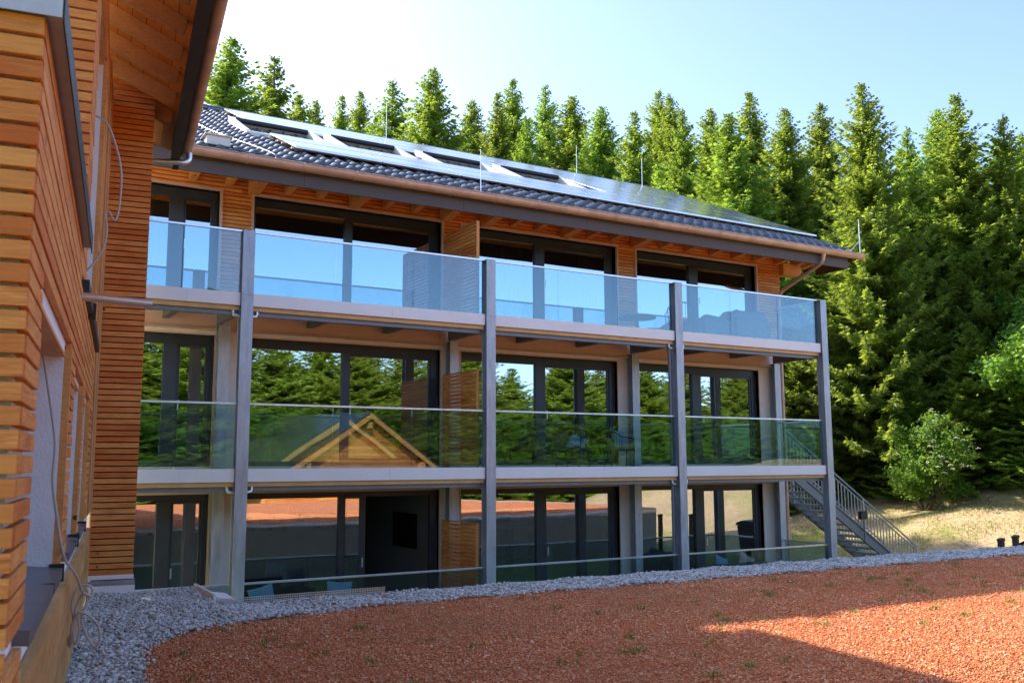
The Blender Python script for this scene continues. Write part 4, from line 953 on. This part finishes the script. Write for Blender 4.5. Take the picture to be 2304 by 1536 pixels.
cushion((12.42, 16.5, 3.50), (R(-12), 0, R(20)), .44, .42, BLUE, 'pale blue cushion on the dark rope chair of the middle balcony')
rope_chair((11.2, 16.5, 2.90), R(-60), 'empty dark rope garden chair facing the cushioned one on the middle balcony')
cushion((11.28, 16.45, 3.42), (R(-40), R(20), R(-50)), .40, .36, BLUE, 'pale blue cushion slumped on the left rope chair of the middle balcony')
def sofa(loc, rz_, L, label):
    r = empty('garden_sofa', loc, rz_, label=label, cat='sofa')
    m = MB(); m.box(-L/2, L/2, -.4, .4, .12, .38); m.build('seat', GREYFAB, r, bevel=.03)
    m = MB(); m.box(-L/2, L/2, -.42, -.26, .382, .74); m.build('backrest', GREYFAB, r, bevel=.04)
    for sx in (-1, 1):
        m = MB(); m.box(sx*(L/2-.06)-.06, sx*(L/2-.06)+.06, -.25, .40, .383, .58); m.build('armrest', GREYFAB, r, bevel=.03)
    for sx in (-1, 1):
        for sy in (-1, 1): m = MB(); m.box(sx*(L/2-.1)-.03, sx*(L/2-.1)+.03, sy*.34-.03, sy*.34+.03, 0, .12); m.build('leg', BLACK, r)
sofa((5.25, 16.30, 0.0), 0, 2.1, 'low dark garden sofa with two blue cushions on the ground floor terrace')
cushion((4.62, 16.20, .74), (R(-14), R(-12), R(8)), .46, .42, BLUE, 'pale blue cushion at the left end of the ground floor sofa')
cushion((5.98, 16.20, .74), (R(-12), R(4), R(-6)), .46, .40, BLUE, 'pale blue cushion at the right end of the ground floor sofa')
sofa((15.5, 16.45, 0.0), 0, 1.6, 'small dark garden sofa at the last ground floor bay near the stair')
cushion((15.15, 16.35, .68), (R(-14), R(18), R(10)), .44, .42, BLUE, 'tilted blue cushion on the small sofa of the last bay')
cushion((15.9, 16.35, .70), (R(-16), R(30), R(-10)), .42, .40, PINK, 'pinkish cushion beside the tilted blue one on the last bay sofa')
# covered furniture on the top right balcony
def blob(name, loc, sx, sy, sz, seed, mat, label, cat, sq=.35):
    g = np.random.default_rng(seed); nu, nv = 40, 24; V = []; F = []
    ph = g.uniform(0, 6.28, 12)
    for j in range(nv+1):
        v = j/nv*math.pi/2
        for i in range(nu):
            u = i/nu*2*math.pi; cu = abs(math.cos(u))**sq*math.copysign(1, math.cos(u)); su = abs(math.sin(u))**sq*math.copysign(1, math.sin(u)); cr = math.cos(v)**.35
            w_ = 1+.05*math.sin(9*u+ph[0]+2*math.sin(4*v))*math.cos(v)+.03*math.sin(17*u+ph[1]+3*v)
            zz_ = math.sin(v)**.55*(1+.13*math.sin(2*u+ph[2])*math.cos(v)**.5+.07*math.sin(3*u+ph[3]))
            V.append((sx*cu*cr*w_, sy*su*cr*w_, sz*zz_))
    for j in range(nv):
        for i in range(nu): F.append((j*nu+i, j*nu+(i+1) % nu, (j+1)*nu+(i+1) % nu, (j+1)*nu+i))
    o = np_mesh(name, np.array(V), np.array(F), mat, True); o.location = loc; tag(o, label=label, cat=cat); return o
PLAST = NT('plastic_wrap'); PLAST.set(col=(.12, .15, .17), rough=.22, spec=.7); PLAST.bump(PLAST.noise(PLAST.coord((1, 1, 2)), 7, 6, .7, 1.), .9, .05)
blob('covered_furniture', (16.15, 16.5, 5.81), .62, .42, .78, 3, PLAST.mat, 'tall furniture wrapped in crinkled plastic on the top right balcony', 'furniture')
blob('covered_furniture', (15.1, 16.5, 5.81), .6, .40, .56, 4, PLAST.mat, 'low plastic wrapped lounger left of the tall wrapped furniture', 'furniture')
rope_chair((14.25, 16.5, 5.82), R(150), 'dark rope chair on the top balcony beside the third steel post')
tb = empty('round_table', (12.95, 16.45, 5.82), 0, label='low round dark table on the top balcony left of the third post', cat='table')
m = MB(); m.tube([(0, 0, .38), (0, 0, .42)], .42, 32); m.build('tabletop', ROPE, tb); m = MB(); m.tube([(0, 0, 0), (0, 0, .02), (0, 0, .03), (0, 0, .38)], [.22, .22, .03, .03], 16); m.build('base', BLACK, tb)
# interiors
m = MB((8.63, 19.4, 1.5)); m.box(8.60, 8.655, 18.75, 19.95, 1.18, 1.92); o = m.build('television', TVM, label='flat black television on the ground floor side wall', cat='television', bevel=.005); o.location = (8.63, 19.4, 1.5)
for (x, y0, y1, z0, z1, wh) in ((8.64, 18.55, 18.85, 7.15, 7.7, 'left'), (8.64, 19.3, 19.6, 7.05, 7.6, 'right')):
    m = MB((x, y0, z0)); m.box(x-.02, x+.018, y0, y1, z0, z1, 0); m.box(x-.026, x-.021, y0+.05, y1-.05, z0+.06, z1-.06, 1); o = m.build('picture_frame', [FRAME, PICT], label='%s of the two small framed pictures inside the big top left window' % wh, cat='picture'); o.location = (x, y0, z0)
def curtain(x0, x1, k, label):
    z0, z1 = LV[k]+.05, LV[k]+2.5; V = []; F = []; n = 60
    for i in range(n+1):
        x = x0+(x1-x0)*i/n; y = 17.85+.04*math.sin(i*1.05)
        V += [(x-x0, y-17.85, 0), (x-x0, y-17.85, z1-z0), (x-x0, y-17.835, 0), (x-x0, y-17.835, z1-z0)]
    for i in range(n): a = i*4; F += [(a, a+4, a+5, a+1), (a+6, a+2, a+3, a+7), (a+1, a+5, a+7, a+3)]
    o = np_mesh('curtain', np.array(V), np.array(F), CURTAIN, True); o.location = (x0, 17.85, z0); tag(o, label=label, cat='curtain')
curtain(9.3, 10.8, 2, 'drawn brown curtain behind the left pane of the third top floor window')
curtain(12.3, 12.95, 2, 'narrow brown curtain at the right of the third top floor window')
curtain(16.7, 17.4, 2, 'gathered curtain at the right side of the last top floor window')
curtain(2.2, 2.9, 2, 'curtain behind the first top floor window beside the pillar')
m = MB((6.0, 21, 0)); m.box(5.0, 6.9, 20.6, 21.2, .17, .95); o = m.build('kitchen_counter', FRAME, label='dark counter deep inside the ground floor living room', cat='counter'); o.location = (6.0, 21, 0)
b0 = (11.3, 21.2, .17); r = empty('batten_reflection', b0, 0, label='timber grid added inside the third ground floor room, standing in for mirrored podium battens', cat='reflection')  # solid grid added to imitate the podium battens reflected in the pane
m = MB(b0); m.box(9.5, 13.1, 21.38, 21.4, .17, 2.1, 1)
for q in range(6): m.box(9.5, 13.1, 21.05, 21.379, .18+q*.38, .21+q*.38)
for q in range(6): m.box(9.5+q*.715, 9.53+q*.715, 21.04, 21.378, .17, 2.1)
m.build('reflection_grid', [PALEWOOD, PLASTER], r)

# house across the yard, mirrored in the balcony glass
hs = empty('gabled_house', (18.8, -16, -1.1), R(-24), label='timber gabled house across the yard, visible only mirrored in the glass', cat='building')
m = MB(); boards(m, 'x', -4.4, 4.4, -.03, 0, -2, 1.5+2, [(-.9, .9, 2.2, 3.4)], pitch=.15, h=.135, rnd=rw)
m2 = MB(); m2.box(-4.35, 4.35, -9, -.031, -3, 3.5); m2.prism([(-4.35, 3.5), (4.35, 3.5), (0, 5.7)], -9, -.035, ax='y'); m2.build('wall', BEAM, hs)
z = 3.5
while z < 5.6: hw = 4.4*(5.75-z)/2.25; m.box(-hw, hw, -.03, 0, z, z+.135); z += .15
m.build('cladding', LARCH, hs)
m = MB(); m.prism([(-6.2, 2.62), (0, 5.85), (6.2, 2.62), (6.2, 2.82), (0, 6.05), (-6.2, 2.82)], -12, .30, ax='y'); m.build('roof', TILE, hs)
for sx in (-1, 1):
    m = MB(); m.hexa([(0, .31, 5.72), (sx*6.2, .31, 2.49), (sx*6.2, .35, 2.49), (0, .35, 5.72), (0, .31, 5.95), (sx*6.2, .31, 2.72), (sx*6.2, .35, 2.72), (0, .35, 5.95)]); m.build('barge_board', BEAM, hs)
for x, z in ((-3.6, 3.85), (0, 5.6), (3.6, 3.85)):
    m = MB(); m.box(x-.12, x+.12, 0, .29, z-.3, z-.02); m.build('purlin', BEAM, hs)
hs.scale = (1.2, 1.2, 1.2); hs.location.z = -1.5
f = MB(); f.box(-.88, .88, -.02, .03, 2.22, 3.38); wo = f.build('window', FRAME, hs); f = MB(); f.box(-.8, .8, .031, .036, 2.3, 3.3); f.build('pane', WINGLASS, wo)
print('objects', len(bpy.data.objects))
